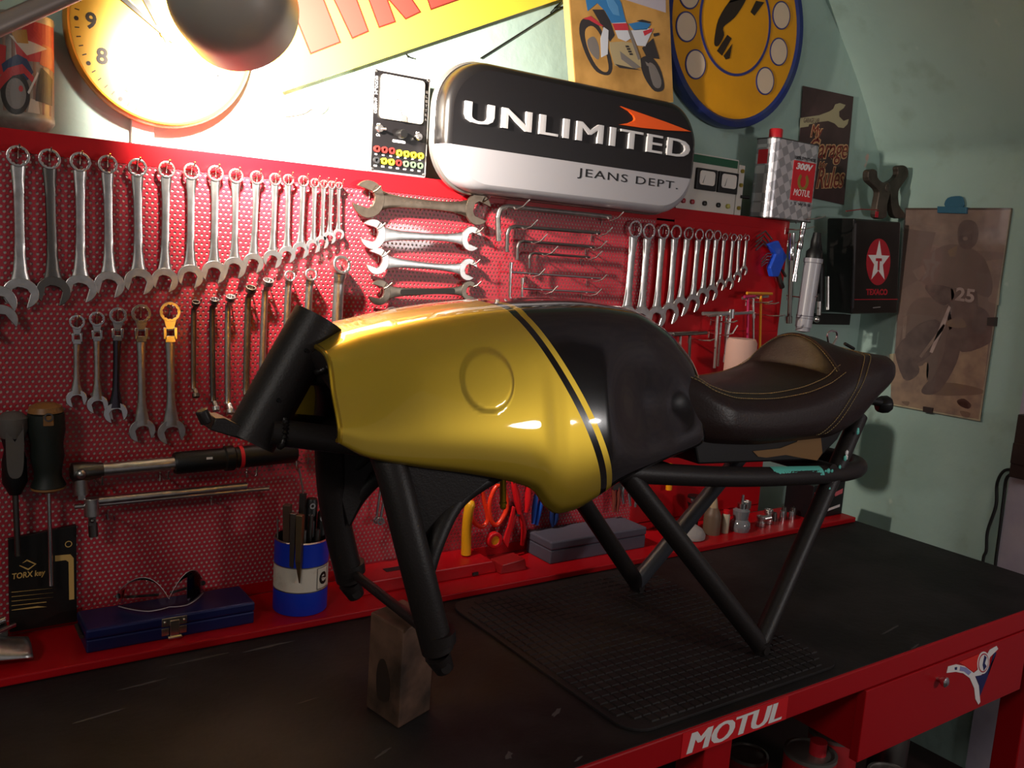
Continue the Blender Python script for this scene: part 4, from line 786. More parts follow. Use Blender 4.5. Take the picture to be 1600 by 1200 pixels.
for u, v, s_ in ((.10, .535, 'CC'), (.10, .635, 'CA'), (.78, .56, 'RC')): text_into(m, s_, (mx_(u), yf-.0003, mz_(v)-.003), X_, Z_, .008, .005, 0, .0004)
m.prism(rrect(mx_(.38), mz_(.685), mx_(.6), mz_(.66), .001), F, -.0004, .0004)
for k in range(7): m.prism(rrect(mx_(.085+.127*k), mz_(.832), mx_(.125+.127*k), mz_(.82), .0005), F, -.0004, .0003).prism(rrect(mx_(.08+.127*k), mz_(.945), mx_(.13+.127*k), mz_(.93), .0005), F, -.0004, .0003)
m.obj('lettering', white, t)
for u, v in ((.05, .03), (.95, .03), (.05, .97), (.95, .97)): knob(u, v, .003, .002, steel, 'screw')
# lightbox
t = T('lightbox_sign', 'large rounded black and silver lightbox with raised pale letters', 'sign', (1.32, -.03, ZO+.13))
x0, x1, z0, z1, yf = .950, 1.690, ZO+.128, ZO+.398, -.066; rc = .105; zb_ = ZO+.219
rr = rrect(x0, z0, x1, z1, rc, 12)
def pillow(shrink, y): return [Vector((p[0]+(-1 if p[0] > (x0+x1)/2 else 1)*shrink*min(1, abs(p[0]-(x0+x1)/2)/((x1-x0)/2)), y, p[1]+(-1 if p[1] > (z0+z1)/2 else 1)*shrink*min(1, abs(p[1]-(z0+z1)/2)/((z1-z0)/2)))) for p in rr]
lb = MB(); G = [pillow(0, -.003), pillow(-.003, -.008), pillow(-.001, -.046), pillow(.002, -.056), pillow(.008, -.063), pillow(.016, yf)]
lb.grid([g+[g[0]] for g in G]); lb.add(G[-1], [list(range(len(rr)))[::-1]]); lb.add(G[0], [list(range(len(rr)))])
mm_ = bpy.data.materials.new('lightbox_shell'); mm_.use_nodes = True; N = mm_.node_tree.nodes; Lk = mm_.node_tree.links; b_ = N['Principled BSDF']; b_.inputs['Roughness'].default_value = .3
tcn = N.new('ShaderNodeTexCoord'); sp_ = N.new('ShaderNodeSeparateXYZ'); Lk.new(tcn.outputs['Object'], sp_.inputs[0]); mt = N.new('ShaderNodeMath'); mt.operation = 'GREATER_THAN'; mt.inputs[1].default_value = zb_; Lk.new(sp_.outputs[2], mt.inputs[0])
mxn = N.new('ShaderNodeMixRGB'); mxn.inputs[1].default_value = lin('#a29fa4'); mxn.inputs[2].default_value = lin('#151314'); Lk.new(mt.outputs[0], mxn.inputs[0]); Lk.new(mxn.outputs[0], b_.inputs['Base Color'])
lb.obj('shell', mm_, t)
MB().grid([g+[g[0]] for g in (pillow(-.001, -.0028), pillow(-.0065, -.006), pillow(-.0065, -.018), pillow(-.003, -.022))]).obj('silver_rim', mat('silver_rim', '#86827e', .35, .6), t)
MB().span((1.1, -.004, ZT+.03), (1.55, YW, ZT+.18)).obj('mounting_bracket', dark, t)
m = MB(); a_, b2 = PY(726, 187, yf), PY(1073, 249, yf)
L_ = {'U': (.081, 0), }
for j in range(4): text_into(m, 'UNLIMITED', (PY(724, 190, yf).x+.0017*j, yf, ZO+.267), X_, Z_, PY(1076, 228, yf).x-PY(724, 180, yf).x-.005, .043, 0, .006-.00012*j, off=.0, sp=1.16)
m.obj('raised_letters', mat('silver_letter', '#c9c6c8', .35), t)
m = MB(); xa, xb = PY(902, 275, yf).x, PY(1058, 300, yf).x; text_into(m, 'JEANS DEPT.', (xa, yf, ZO+.183), X_, Z_, xb-xa, .024, 0, .0006, sp=1.15); m.obj('small_letters', black, t)
PLo = ('y', yf); MB().prism(pix(PLo, [(968, 166), (1000, 177), (1040, 191), (1079, 206), (1040, 204), (1000, 200), (966, 195), (980, 192.5), (988, 189), (990, 186), (988, 181), (981, 174)]), FR(PLo), -.001, .005).obj('orange_swoosh', mat('orange_acrylic', '#ee5a1b', .35), t, .001)
# bench power supply
t = T('power_supply', 'cream bench power supply with twin meters, right of the lightbox', 'power supply', (1.84, .05, SH)); cp = mat('cream_panel', '#c3bcb4', .5)
x0, x1, z0, z1, yf = 1.70, 1.925, SH, ZO+.297, .002
MB().span((x0, yf+.003, z0), (x1, YW-.004, z1)).obj('case', mat('grey_case', '#a7a39b', .5), t, .002)
P = lambda u, v: (x0+(x1-x0)*u, z1-(z1-z0)*v)
def pn(u0, v0, u1, v1, m_, nm, d=.002, b=.0006): return MB().span((P(u0, v0)[0], yf+.003-d, P(u1, v1)[1]), (P(u1, v1)[0], yf+.003, P(u0, v0)[1])).obj(nm, m_, t, b)
pn(0, 0, 1, 1, cp, 'front_panel', .002); pn(.02, .02, .985, .16, mat('green_strip', '#1d5238', .45), 'green_strip', .003)
for u in (.27, .65):
    pn(u, .25, u+.34, .63, blk, 'meter_housing', .010, .002); a = P(u+.04, .54); b = P(u+.30, .29); k = MB().prism(rrect(a[0], a[1], b[0], b[1], .008), FY(yf-.007), 0, .0012); k.obj('meter_dial', mat('dial_white', '#d4cdc6', .3), t)
    MB().prism([(a[0]+.012, a[1]+.004), (a[0]+.014, a[1]+.004), (a[0]+.020, a[1]+.026)], FY(yf-.0083), 0, .0004).obj('needle', black, t)
for u, c in ((.10, 'r'), (.25, 'r'), (.46, 'k'), (.70, 'k'), (.87, 'y')): MB().lathe([(.0065, 0), (.0065, .006), (.003, .008), (0, .008)], (P(u, .86)[0], yf+.001, P(u, .86)[1]), -Y_, 16).obj('binding_post', {'r': mat('post_red', '#9c1f2c', .4), 'k': blk, 'y': mat('post_olive', '#a9a04a', .4)}[c], t)
sd = T('terminal_panel', 'narrow cream strip with brass terminals at the right of the power supply', 'panel', (1.94, .01, SH)); MB().span((1.9275, .002, SH), (1.952, .03, ZO+.285)).obj('strip', cp, sd, .001)
for k in (.12, .40, .86): MB().lathe([(.0055, 0), (.0055, .005), (0, .005)], (1.94, .002, ZO+.285-k*.136), -Y_, 14).obj('terminal', mat('brass', '#a0913c', .35, .8), sd)
MB().tube([Vector((1.945, .002, ZO+.2)), Vector((1.965, -.012, ZO+.199))], .0045, 8).obj('black_plug', blk, sd)
# motorcycle painting
yP = .030; PLp = ('y', yP); r_ = math.radians(11); c0 = PY(1045, 0, yP); ur = Vector((math.cos(r_), 0, math.sin(r_))); uu = Vector((-math.sin(r_), 0, math.cos(r_)))
t = T('motorcycle_painting', 'painting of a blue and white desert motorcycle leaning behind the lightbox', 'painting', PY(960, 120, yP))
bl_ = PY(897, 122, yP); W_ = (PY(1050, 60, yP)-PY(891, 5, yP)).dot(ur)
MB().prism([(0, -.07), (W_, -.07), (W_, .42), (0, .42)], (bl_, ur, uu, -Y_), -.022, 0).obj('board', mat('pale_wood', '#d7b46a', .6), t, .001)
a = MB(); F = FR(PLp); sand, bl1, bl2, wh, rd_, dk, gy_, be, lil = 0, 1, 2, 3, 4, 5, 6, 7, 8
ap = MB(); ap.prism([(.003, -.068), (W_-.002, -.068), (W_-.002, .418), (.003, .418)], (bl_, ur, uu, -Y_), 0, .0006)
Q = lambda o: pix(PLp, [(860+x*.25, y*.25) for x, y in o])
def lay(o, m, k): a.prism(Q(o), F, .0004+.0003*k, .0007+.0003*k, m)
lay([(420, -20), (470, 0), (720, 80), (716, -260), (330, -300)], lil, 1)
lay(sm2([(190, 130), (240, 110), (300, 160), (345, 260), (385, 400), (370, 465), (320, 465), (270, 430), (215, 330), (180, 210)], 3), dk, 1); lay(sm2([(225, 175), (265, 165), (310, 220), (345, 330), (362, 430), (335, 450), (285, 410), (235, 310), (215, 220)], 3), sand, 2); lay(sm2([(230, 250), (270, 230), (300, 290), (300, 370), (265, 350), (235, 300)], 3), gy_, 3)
lay([(200, 118), (250, 100), (330, 165), (300, 160), (240, 125)], rd_, 3)
lay([(260, 60), (330, 60), (370, 130), (400, 220), (370, 260), (330, 180)], dk, 2)
lay(sm2([(560, 370), (620, 350), (680, 420), (708, 520), (700, 565), (650, 570), (600, 510), (570, 440)], 3), dk, 2); lay(sm2([(610, 400), (650, 410), (690, 500), (680, 550), (640, 530)], 3), gy_, 3)
lay([(215, -20), (240, -140), (330, -170), (400, -60), (440, 20), (470, 140), (380, 145), (340, 70), (290, 20), (230, 70)], bl1, 3); lay([(330, -60), (385, -10), (420, 40), (430, 100), (390, 90), (360, 40)], bl2, 4)
lay([(330, 170), (360, 190), (355, 340), (315, 360), (310, 240)], wh, 4)
lay([(385, 145), (470, 140), (500, 240), (470, 260), (420, 240)], wh, 4); lay([(385, 148), (475, 145), (487, 190), (400, 190)], rd_, 5)
lay([(485, 150), (560, 135), (625, 150), (600, 185), (520, 190)], bl1, 4); lay([(500, 190), (610, 180), (640, 180), (590, 290), (540, 285)], wh, 4); lay([(575, 195), (635, 178), (630, 200), (585, 225)], rd_, 5)
lay([(535, 130), (570, 123), (625, 138), (620, 146), (560, 138)], dk, 5)
lay([(365, 265), (450, 260), (520, 270), (560, 370), (565, 420), (530, 430), (400, 410), (375, 330)], be, 3); lay([(400, 400), (530, 430), (565, 440), (430, 425)], dk, 4); lay([(430, 320), (470, 350), (560, 420), (520, 430), (440, 370)], gy_, 4)
for k in range(4): lay([(465+8*k, 285+16*k), (485+8*k, 285+16*k), (489+8*k, 297+16*k), (469+8*k, 297+16*k)], dk, 5)
lay([(480, 190), (500, 190), (560, 370), (545, 375)], gy_, 5); lay([(570, 300), (640, 240), (680, 370), (600, 360)], dk, 3); lay([(590, 385), (650, 420), (655, 440), (600, 410)], gy_, 4); lay([(640, 210), (675, 205), (678, 220), (645, 230)], dk, 4)
ap.obj('canvas', mat('sand_paint', '#b98b4a', .55, noise=('#8f6830', 14, .35, .7)), t)
a.obj('painted_motorcycle', [mat('sand_paint', ''), mat('paint_blue', '#2f6da3', .5), mat('paint_light_blue', '#4f86b5', .5), mat('paint_white', '#b9bbc4', .5), mat('paint_red', '#b32f3c', .5), mat('paint_dark', '#2e2a2b', .5), mat('paint_grey', '#6e6763', .5), mat('paint_beige', '#9c8c6a', .5), mat('paint_lilac', '#aaa2ac', .5)], t)
# round telephone sign
cx, cz, R = 1.9356, ZO+.667, .277; t = T('telephone_sign', 'round yellow telephone dial sign with a dented blue rim', 'sign', (cx, YW, cz)); O = Vector((cx, 0, cz))
tyl = mat('enamel_ochre', '#d69411', .35, noise=('#c08410', 5, .45, .8)); tbl = mat('enamel_rim_blue', '#1d2a66', .4, noise=('#333c56', 12, .5, .75)); tcr = mat('enamel_cream', '#cdb79f', .45)
MB().lathe([(R*.985, YW-.002), (R, YW-.01), (R, .072), (R*.985, .060), (R*.93, .060), (R*.90, .068)], O, (0, 1, 0), 72).obj('rim', tbl, t)
MB().lathe([(0, .0645), (R*.5, .0648), (R*.905, .0662), (R*.905, .075)], O, (0, 1, 0), 72).obj('face', tyl, t)
fx, fz = 1.925, ZO+.667; m = MB(); m2 = MB()
def dishy(x, z): 
    r0_ = math.hypot(x-cx, z-cz)/R; return .0645+.0003*r0_-.0004
m.ring(Vector((fx, .0642, fz+.006)), -Y_, .143, .136, -.001, .0012, 64)
for k in range(11):
    a_ = math.radians(-167+30*k) if k < 2 else math.radians(-42+30*(k-2)); 
    if k > 9: continue
    p = (fx+.192*math.cos(a_), fz+.192*math.sin(a_)); y = dishy(*p)
    m.ring(Vector((p[0], y, p[1])), -Y_, .0385, .035, -.0015, .0014, 36); m2.lathe([(0, .0012), (.0355, .0012), (.0355, -.002)], Vector((p[0], y, p[1])), -Y_, 36)
m.obj('blue_rings', mat('ring_blue', '#2c3170', .45), t); m2.obj('finger_holes', tcr, t)
PLt = ('y', .0640); Q = lambda o: pix(PLt, [(860+x*.25, y*.25) for x, y in o]); m = MB(); F = FR(PLt)
for o in (sm2([(1110, 20), (1150, 0), (1215, -10), (1210, 20), (1150, 110), (1080, 170), (1085, 220), (1050, 285), (1025, 280), (1028, 220), (1050, 120)], 3), [(1105, 218), (1132, 240), (1072, 348), (1040, 318)], [(1135, 275), (1120, 365), (1095, 372), (1082, 350)], [(1285, 5), (1335, 15), (1275, 98), (1250, 75)], [(1110, 20), (1200, -110), (1290, -90), (1330, -20), (1290, -10), (1240, -40), (1215, -10)]):
    m.prism(Q(o), F, 0, .0008)
m.obj('handset', mat('enamel_black', '#2a1f16', .4), t)
# tin sign with a spanner
yg = YW-.004; q4 = [PY(a, b, yg) for a, b in ((1254, 134), (1333, 151), (1318, 320), (1243, 304))]
t = T('garage_sign', 'dark brown tin sign with a tan spanner and red script lettering', 'sign', q4[3])
MB().prism([(p.x, p.z) for p in q4], FY(yg), 0, .002).obj('plate', mat('sign_dark_brown', '#402a2a', .5, noise=('#4d3535', 10, .4, .7)), t, .0006)
PLg = ('y', yg-.002); F = FR(PLg); Q = lambda o: pix(PLg, [(1180+x*.2, 120+y*.2) for x, y in o]); tan = mat('sign_tan', '#a89b7a', .5)
m = MB(); m.prism(Q([(352, 322), (500, 300), (580, 270), (610, 250), (625, 215), (660, 205), (705, 220), (690, 245), (655, 270), (655, 310), (690, 345), (730, 330), (720, 370), (690, 400), (650, 395), (620, 365), (570, 345), (510, 352), (420, 372), (415, 388), (350, 398)]), F, 0, .0006).obj('painted_spanner', tan, t)
m = MB(); text_into(m, 'GARAGE LAB', (Q([(375, 362)])[0][0], yg-.0026, Q([(375, 358)])[0][1]), (ux_ := (q4[1]-q4[0]).normalized()+Vector((0, 0, .10))).normalized(), Z_, .075, .014, 0, .0003); m.obj('spanner_lettering', mat('sign_dark_brown', ''), t)
lo_, li_ = MB(), MB()
ux = (q4[1]-q4[0]).normalized(); ux = Vector((math.cos(.12), 0, math.sin(.12))); uy = Vector((-math.sin(.05), 0, math.cos(.05)))
for s_, (px, py), w_, h_ in (('My', (425, 505), .062, .052), ('Garage', (420, 690), .20, .085), ('My', (490, 735), .045, .03), ('Rules', (470, 880), .145, .07)):
    p = PY(1180+px*.2, 120+py*.2, yg-.002)
    if s_ == 'Garage': p = PY(1180+712*.2, 120+660*.2, yg-.002)-ux*.195-Z_*.012
    text_into(lo_, s_, p, ux, uy, w_, h_, 0, .0004, off=.055, shear=.25, sp=.95); text_into(li_, s_, p-Y_*.0005+ux*.003+uy*.003, ux, uy, w_-.006, h_-.006, 0, .0004, off=.0, shear=.25, sp=1.0)
lo_.obj('lettering_outline', mat('sign_peach', '#c99a6e', .5), t); li_.obj('lettering', mat('sign_script_red', '#7a2a22', .5), t)
# checkered oil tin
t = T('motor_oil_tin', 'silver checkered motor oil tin with red cap and red label', 'oil tin', (2.13, .01, SH))
x0, x1, y0, y1, z0, z1 = 2.030, 2.235, -.030, .048, SH, ZO+.372
o = [(a, b) for a, b in rrect(x0, y0, x1, y1, .022, 6)]
chk = bpy.data.materials.new('checkered_tin'); chk.use_nodes = True; N = chk.node_tree.nodes; Lk = chk.node_tree.links; b_ = N['Principled BSDF']; b_.inputs['Roughness'].default_value = .28; b_.inputs['Metallic'].default_value = .55
tcn = N.new('ShaderNodeTexCoord'); mp = N.new('ShaderNodeMapping'); mp.inputs['Rotation'].default_value = (0, .5, 0); mp.inputs['Scale'].default_value = (1, 0.001, 1); ck = N.new('ShaderNodeTexChecker'); ck.inputs['Scale'].default_value = 42; ck.inputs[1].default_value = lin('#d6d2d6'); ck.inputs[2].default_value = lin('#a9a6ab')
Lk.new(tcn.outputs['Object'], mp.inputs[0]); Lk.new(mp.outputs[0], ck.inputs[0]); Lk.new(ck.outputs[0], b_.inputs['Base Color'])
MB().prism(o, (Vector((0, 0, z0)), X_, Y_, Z_), .002, z1-z0).obj('tin_body', chk, t, .002)
sm_ = MB()
for zz in (z0+.0005, z1-.003): sm_.prism([(a+(.0012 if a > (x0+x1)/2 else -.0012), b+(.0012 if b > (y0+y1)/2 else -.0012)) for a, b in o], (Vector((0, 0, zz)), X_, Y_, Z_), 0, .003)
sm_.obj('seams', mat('dark_seam', '#5b5654', .4, .7), t)
MB().lathe([(.0, 0), (.019, 0), (.019, .026), (.0165, .029), (0, .029)], Vector((2.072, .008, z1)), Z_, 24).obj('cap', mat('red_cap', '#c1202c', .4), t)
PLm = ('y', y0-.0004); F = FR(PLm); Q = lambda o: pix(PLm, [(1180+x*.2, 120+y*.2) for x, y in o])
l4 = Q([(305, 650), (475, 678), (438, 980), (268, 960)]); lb_ = MB()
lx0, lx1, lz0, lz1 = l4[0][0], l4[1][0], l4[3][1], l4[0][1]
lb_.span((x0+.024, y0-.0003, z0+.006), (x1-.01, y0, z1-.004), 3) if False else None
lb_.span((lx0, y0-.0008, lz0), (lx1, y0, lz1), 0)
wl = lx1-lx0; hl = lz1-lz0
text_into(lb_, '300V', (lx0+.012, y0-.0009, lz1-.024), X_, Z_, wl-.024, .019, 1, .0004, off=.04, shear=.2)
text_into(lb_, 'MOTUL', (lx0+.012, y0-.0009, lz0+.014), X_, Z_, wl-.024, .019, 1, .0004, off=.0, shear=.2)
n = 20; cxl, czl = (lx0+lx1)/2, (lz0+lz1)/2
lb_.prism([(cxl+.025*math.cos(a), czl+.025*math.sin(a)) for a in [math.radians(125+290*i/n) for i in range(n+1)]]+[(cxl+.013*math.cos(a), czl+.016*math.sin(a)) for a in [math.radians(415-290*i/n) for i in range(n+1)]], FY(y0-.0008), 0, .0004, 2)
text_into(lb_, '100% SYNTHESE', (lx0+.002, y0-.0005, lz1+.004), X_, Z_, wl-.004, .009, 3, .0003, off=.02); text_into(lb_, '15W50', (lx0+.006, y0-.0005, lz0-.013), X_, Z_, wl-.012, .008, 3, .0003, off=.02, sp=2)
lb_.obj('label', [mat('label_red', '#c5202b', .4), mat('label_white', '#ded8d8', .4), mat('laurel_olive', '#8a6f2c', .4), mat('label_black', '#1d1a1b', .4)], t)
MB().span((x0-.0006, y0+.024, ZO+.30), (x0, y1-.02, ZO+.34)).obj('side_band', mat('label_red', ''), t)
# black star tin hung crooked beside the board
t = T('star_tin', 'black square tin with a red disc and white star, hung beside the board', 'tin', (2.55, .02, ZO-.115)); th = math.radians(-8); ux = Vector((math.cos(.03), 0, math.sin(.03)))
uy = Vector((-.15, 0, .99)).normalized(); O = PY(1331, 491, -.05)-Y_*0; F = (O, ux, uy, -Y_)
bt = mat('black_tin', '#151312', .3, noise=('#221e1c', 12, .4, .7))
MB().prism([(0, 0), (.245, 0), (.245, .295), (0, .295)], F, -.100, 0).obj('tin_body', bt, t, .006, 3)
rs = mat('star_red', '#b01c2c', .4); m = MB(); c2 = (.130, .165); m.prism(circ(c2[0], c2[1], .064, 40, rz=.0735), F, 0, .0006).obj('red_disc', rs, t)
st = [(c2[0]+(.060 if i % 2 == 0 else .024)*math.sin(i*PI/5), c2[1]+(.068 if i % 2 == 0 else .027)*math.cos(i*PI/5)) for i in range(10)]
MB().prism(st, F, .0006, .0010).obj('white_star', white, t)
m = MB(); m.prism([(c2[0]-.016, c2[1]+.012), (c2[0]+.016, c2[1]+.012), (c2[0]+.016, c2[1]+.003), (c2[0]+.005, c2[1]+.003), (c2[0]+.005, c2[1]-.026), (c2[0]-.005, c2[1]-.026), (c2[0]-.005, c2[1]+.003), (c2[0]-.016, c2[1]+.003)], F, .0010, .0013).obj('letter_t', rs, t)
m = MB(); text_into(m, 'TEXACO', O+ux*.070+uy*.060-Y_*.0002, ux, uy, .115, .020, 0, .0004, off=.04); m.prism([(0, .045), (.245, .045), (.245, .0475), (0, .0475)], F, 0, .0004); m.obj('red_lettering', mat('star_red', ''), t)
m = MB(); text_into(m, 'motor oil', O+ux*.11+uy*.012-Y_*.0002, ux, uy, .05, .010, 0, .0004) if False else m.prism([(.11, .018), (.15, .020), (.15, .023), (.11, .021)], F, 0, .0003); m.obj('small_print', mat('grey_small', '#8b8583', .5), t)
MB().tube([O+ux*.0+uy*.02-Y_*.002, O+uy*.28-Y_*.002], .005, 8).obj('front_seam', mat('seam_grey', '#4b4748', .3, .6), t)
MB().prism([(2.44, ZO-.16), (2.62, ZO-.16), (2.62, ZO-.125), (2.44, ZO-.125)], FY(YW), 0, .03).obj('wall_cleat', mat('dark_cleat', '#1d1a18', .6), t)
MB().tube([PX(1293, 432, 2.40), PX(1293, 484, 2.405)], .007, 12).obj('highlight_rod', steel, t)  # steel rod added to stand in for a tall white highlight
# big pincers above the tin
yq = -.015; t = T('pincers', 'big rusty pincers with open jaws standing on the black star tin', 'pincers', PY(1380, 345, yq)); rust = mat('rusty_iron', '#5c5148', .55, .6, noise=('#3f362f', 20, .35, .7))
Q = lambda o: pix(('y', yq), [(1180+x*.2, 120+y*.2) for x, y in o]); F = FR(('y', yq))
MB().prism(Q(sm2([(840, 740), (875, 722), (905, 740), (912, 790), (950, 825), (1000, 830), (1010, 900), (985, 1000), (978, 1098), (900, 1100), (905, 1000), (920, 900), (880, 850), (840, 810)], 3)), F, 0, .022).obj('left_half', rust, t, .003)
MB().prism(Q(sm2([(1090, 705), (1130, 692), (1165, 715), (1168, 780), (1120, 850), (1095, 900), (1100, 1000), (1140, 1060), (1150, 1100), (1070, 1100), (1040, 1020), (1030, 900), (1005, 870), (1010, 830), (1060, 800), (1090, 760)], 3)), F, -.008, .012).obj('right_half', rust, t, .003)
MB().lathe([(0, .026), (.012, .024), (.014, .02)], Vector((Q([(985, 870)])[0][0], yq, Q([(985, 870)])[0][1])), -Y_, 18).obj('rivet', rust, t)
MB().tube([PY(1322, 330, yq-.03), PY(1345, 327, yq-.03), PY(1372, 328, yq-.03)], .0018, 6).obj('wire', mat('red_wire', '#8a2a2a', .5), t); MB().span(tuple(PY(1368, 330, yq-.03)), tuple(PY(1372, 340, yq-.032))).obj('red_tag', rs, t)
# photograph under glass on the right wall
xp = vx(1.6)-.012; PLw = ('x', xp); F = FR(PLw); t = T('framed_photograph', 'sepia photograph of a racing motorcyclist under glass on the right wall', 'photograph', PX(1460, 640, xp))
q4 = [(1415, 325), (1580, 325), (1530, 655), (1392, 630)]; pp = pix(PLw, q4)
MB().prism(pp, F, -.011, 0).obj('backing', mat('backing_brown', '#5f5444', .6), t, .0008)
a = MB(); Q = lambda o: pix(PLw, [(1380+x*.3166, 300+y*.3166) for x, y in o])
def lay(o, m, k): a.prism(Q(o), F, .0003*k, .0003*k+.0003, m)
tones = [mat('sepia_%d' % i, c, .25, noise=('#8a7f72', 26, .35, .8)) for i, c in enumerate(['#a59a86', '#978c7b', '#847a6d', '#756c63', '#6a625b', '#bdae8d', '#cfc7b8', '#4a4034', '#94866c'])]
lay([(112, 88), (632, 88), (478, 1132), (40, 1052)], 1, 1)
lay([(30, 800), (520, 740), (480, 1130), (42, 1050)], 5, 2)
lay([(112, 90), (628, 90), (600, 300), (100, 260)], 0, 2); lay([(105, 180), (260, 200), (200, 420), (95, 480)], 2, 2.3); lay([(510, 340), (590, 330), (570, 560), (520, 540)], 0, 2.4)
lay(sm2([(370, 180), (400, 140), (450, 145), (470, 190), (462, 250), (420, 285), (375, 260)], 3), 3, 4); lay([(375, 215), (440, 205), (442, 235), (380, 245)], 4, 5); lay(sm2([(395, 225), (412, 220), (420, 235), (400, 240)], 2), 1, 6)
lay(sm2([(370, 260), (300, 265), (220, 310), (150, 380), (150, 420), (200, 450), (230, 470), (320, 470), (420, 480), (520, 520), (540, 440), (500, 330), (440, 280)], 3), 2, 3); lay([(320, 290), (370, 260), (360, 320), (330, 320)], 8, 4); lay([(145, 390), (200, 360), (215, 400), (175, 440)], 1, 4)
lay(sm2([(210, 460), (330, 470), (350, 520), (300, 560), (240, 520)], 3), 4, 4)
lay(sm2([(330, 520), (460, 560), (520, 600), (540, 700), (520, 750), (390, 790), (330, 700)], 3), 3, 3)
lay([(335, 470), (465, 490), (470, 590), (340, 570)], 3, 4)
lay(sm2([(150, 540), (230, 520), (320, 560), (340, 700), (300, 800), (180, 860), (90, 840), (80, 740), (110, 620)], 3), 2, 3); lay(sm2([(120, 700), (200, 640), (280, 640), (270, 760), (160, 850), (60, 800)], 3), 4, 4)
lay(sm2([(310, 640), (380, 620), (410, 650), (400, 670), (330, 665)], 3), 8, 5)
lay(sm2([(320, 690), (380, 670), (390, 720), (360, 850), (280, 980), (215, 1000), (190, 975), (250, 900), (300, 800)], 4), 3, 4); lay(sm2([(225, 820), (280, 730), (310, 700), (300, 800), (240, 930), (215, 910)], 3), 2, 5)
lay([(325, 560), (290, 640), (230, 790), (245, 795), (310, 650), (335, 570)], 6, 6); lay([(300, 650), (180, 810), (190, 820), (310, 665)], 0, 6); lay([(100, 620), (120, 610), (110, 720), (95, 730)], 0, 5)
lay(sm2([(200, 850), (225, 850), (215, 940), (160, 980), (180, 920)], 3), 5, 5); lay(sm2([(60, 790), (110, 780), (180, 870), (150, 920), (100, 920)], 3), 4, 5)
lay(sm2([(300, 940), (480, 970), (470, 1000), (250, 1000)], 3), 8, 3); lay(sm2([(365, 1030), (400, 1020), (435, 1050), (420, 1070), (380, 1055)], 3), 7, 4); lay(sm2([(380, 1080), (430, 1090), (420, 1115), (395, 1110)], 3), 8, 4); lay(sm2([(90, 1035), (130, 1035), (120, 1055)], 3), 8, 4)
p = PX(1380+355*.3166, 300+535*.3166, xp); text_into(a, '25', p+Vector((-.0023, 0, 0)), -Y_+Vector((0, 0, -.06)), Z_, .060, .042, 6, .0004, off=.03)
a.obj('picture', tones, t)
gg = MB().prism(pp, F, .0032, .0050).obj('glass', gl, t)
m = MB()
for o in ([(520, 620), (556, 618), (552, 662), (518, 658)], [(203, 1058), (250, 1066), (246, 1092), (202, 1084)]): m.prism(Q(o), F, -.012, .008)
m.obj('mounting_clip', mat('dark_brown_clip', '#30211e', .5), t)
m = MB(); m.prism(Q([(277, 72), (420, 76), (418, 108), (276, 104)]), F, -.013, .012); m.prism(Q(sm2([(310, 74), (322, 30), (380, 20), (398, 34), (396, 76)], 3)), F, .0, .006); m.obj('bulldog_clip', mat('teal_blue_clip', '#2c5f78', .4), t, .001)
# things at the right edge
xq = 2.60; t = T('cable_box', 'dark junction box with hanging cables at the right edge', 'junction box', PX(1598, 740, xq)); q_ = PX(1590, 650, xq); q2 = PX(1590, 748, xq)
MB().span((xq, q_.y-.14, q2.z), (XW, q_.y, q_.z+.005)).span((xq-.004, q_.y-.14, q2.z+.04), (xq, q_.y+.0, q2.z+.10)).obj('box', mat('dark_brown_box', '#2a1c18', .5), t, .003)
for k, o in enumerate(([(1592, 735), (1570, 735), (1558, 755), (1556, 790), (1543, 830), (1541, 860), (1536, 876)], [(1595, 740), (1574, 745), (1568, 780), (1562, 830), (1555, 885)])): MB().tube(smooth([PX(a_, b_, vx(1.2)-.012-.008) for a_, b_ in o]+[PX(o[-1][0]-2, o[-1][1]+60, vx(1.2)-.02)], 5), .0045, 8).obj('cable', rub, t)

# ---------------------------------------------------------------- rubber mat and block
mat_t = T('waffle_mat', 'black waffle rubber mat under the rear feet of the frame', 'mat', (1.2, -.48, ZB))
mx0, mx1, my0, my1 = .945, 1.50, -.775, -.19
rm = mat('mat_rubber', '#211d1d', .65, noise=('#2f2a29', 6, .5, .75), bump=.2, bscale=120, spec=.3)
MB().prism(rrect(mx0, my0, mx1, my1, .045, 6), (Vector((0, 0, ZB+.0005)), X_, Y_, Z_), 0, .0055).obj('mat_base', rm, mat_t, .001)
m = MB(); p_ = .0205; nx, ny = int((mx1-mx0-.02)/p_), int((my1-my0-.02)/p_)
for i in range(nx):
    for j in range(ny):
        x, y = mx0+.012+p_*i, my0+.012+p_*j
        if (i < 2 or i > nx-3) and (j < 2 or j > ny-3) and ((i in (0, nx-1)) or (j in (0, ny-1))): continue
        z = ZB+.006; h = z+.0026; a = .0012; b = .0008; e = p_-.0018
        m.add([(x+b, y+b, z), (x+e, y+b, z), (x+e, y+e, z), (x+b, y+e, z), (x+b+a, y+b+a, h), (x+e-a, y+b+a, h), (x+e-a, y+e-a, h), (x+b+a, y+e-a, h)], [(0, 1, 5, 4), (1, 2, 6, 5), (2, 3, 7, 6), (3, 0, 4, 7), (4, 5, 6, 7)])
m.obj('waffle_squares', rm, mat_t)
wd = mat('scorched_wood', '#6e5040', .6, noise=('#33251c', 9, .42, .66), bump=.5, bscale=35)
yaw = math.atan2(.0, 1)
b0, b1, b2 = V(.628, -.580, -.75), V(.613, -.495, -.75), V(.701, -.552, -.75)
e1, e2 = (b2-b0), (b1-b0); hgt = .164
blk_o = MB().prism([(0, 0), (1, 0), (1, 1), (0, 1)], (b0+Z_*.0005, e1, e2, Z_), 0, hgt)
bo = tag(blk_o.obj('wooden_block', wd, None, .003), 'scorched upright wooden block propping up the front of the frame', 'block')
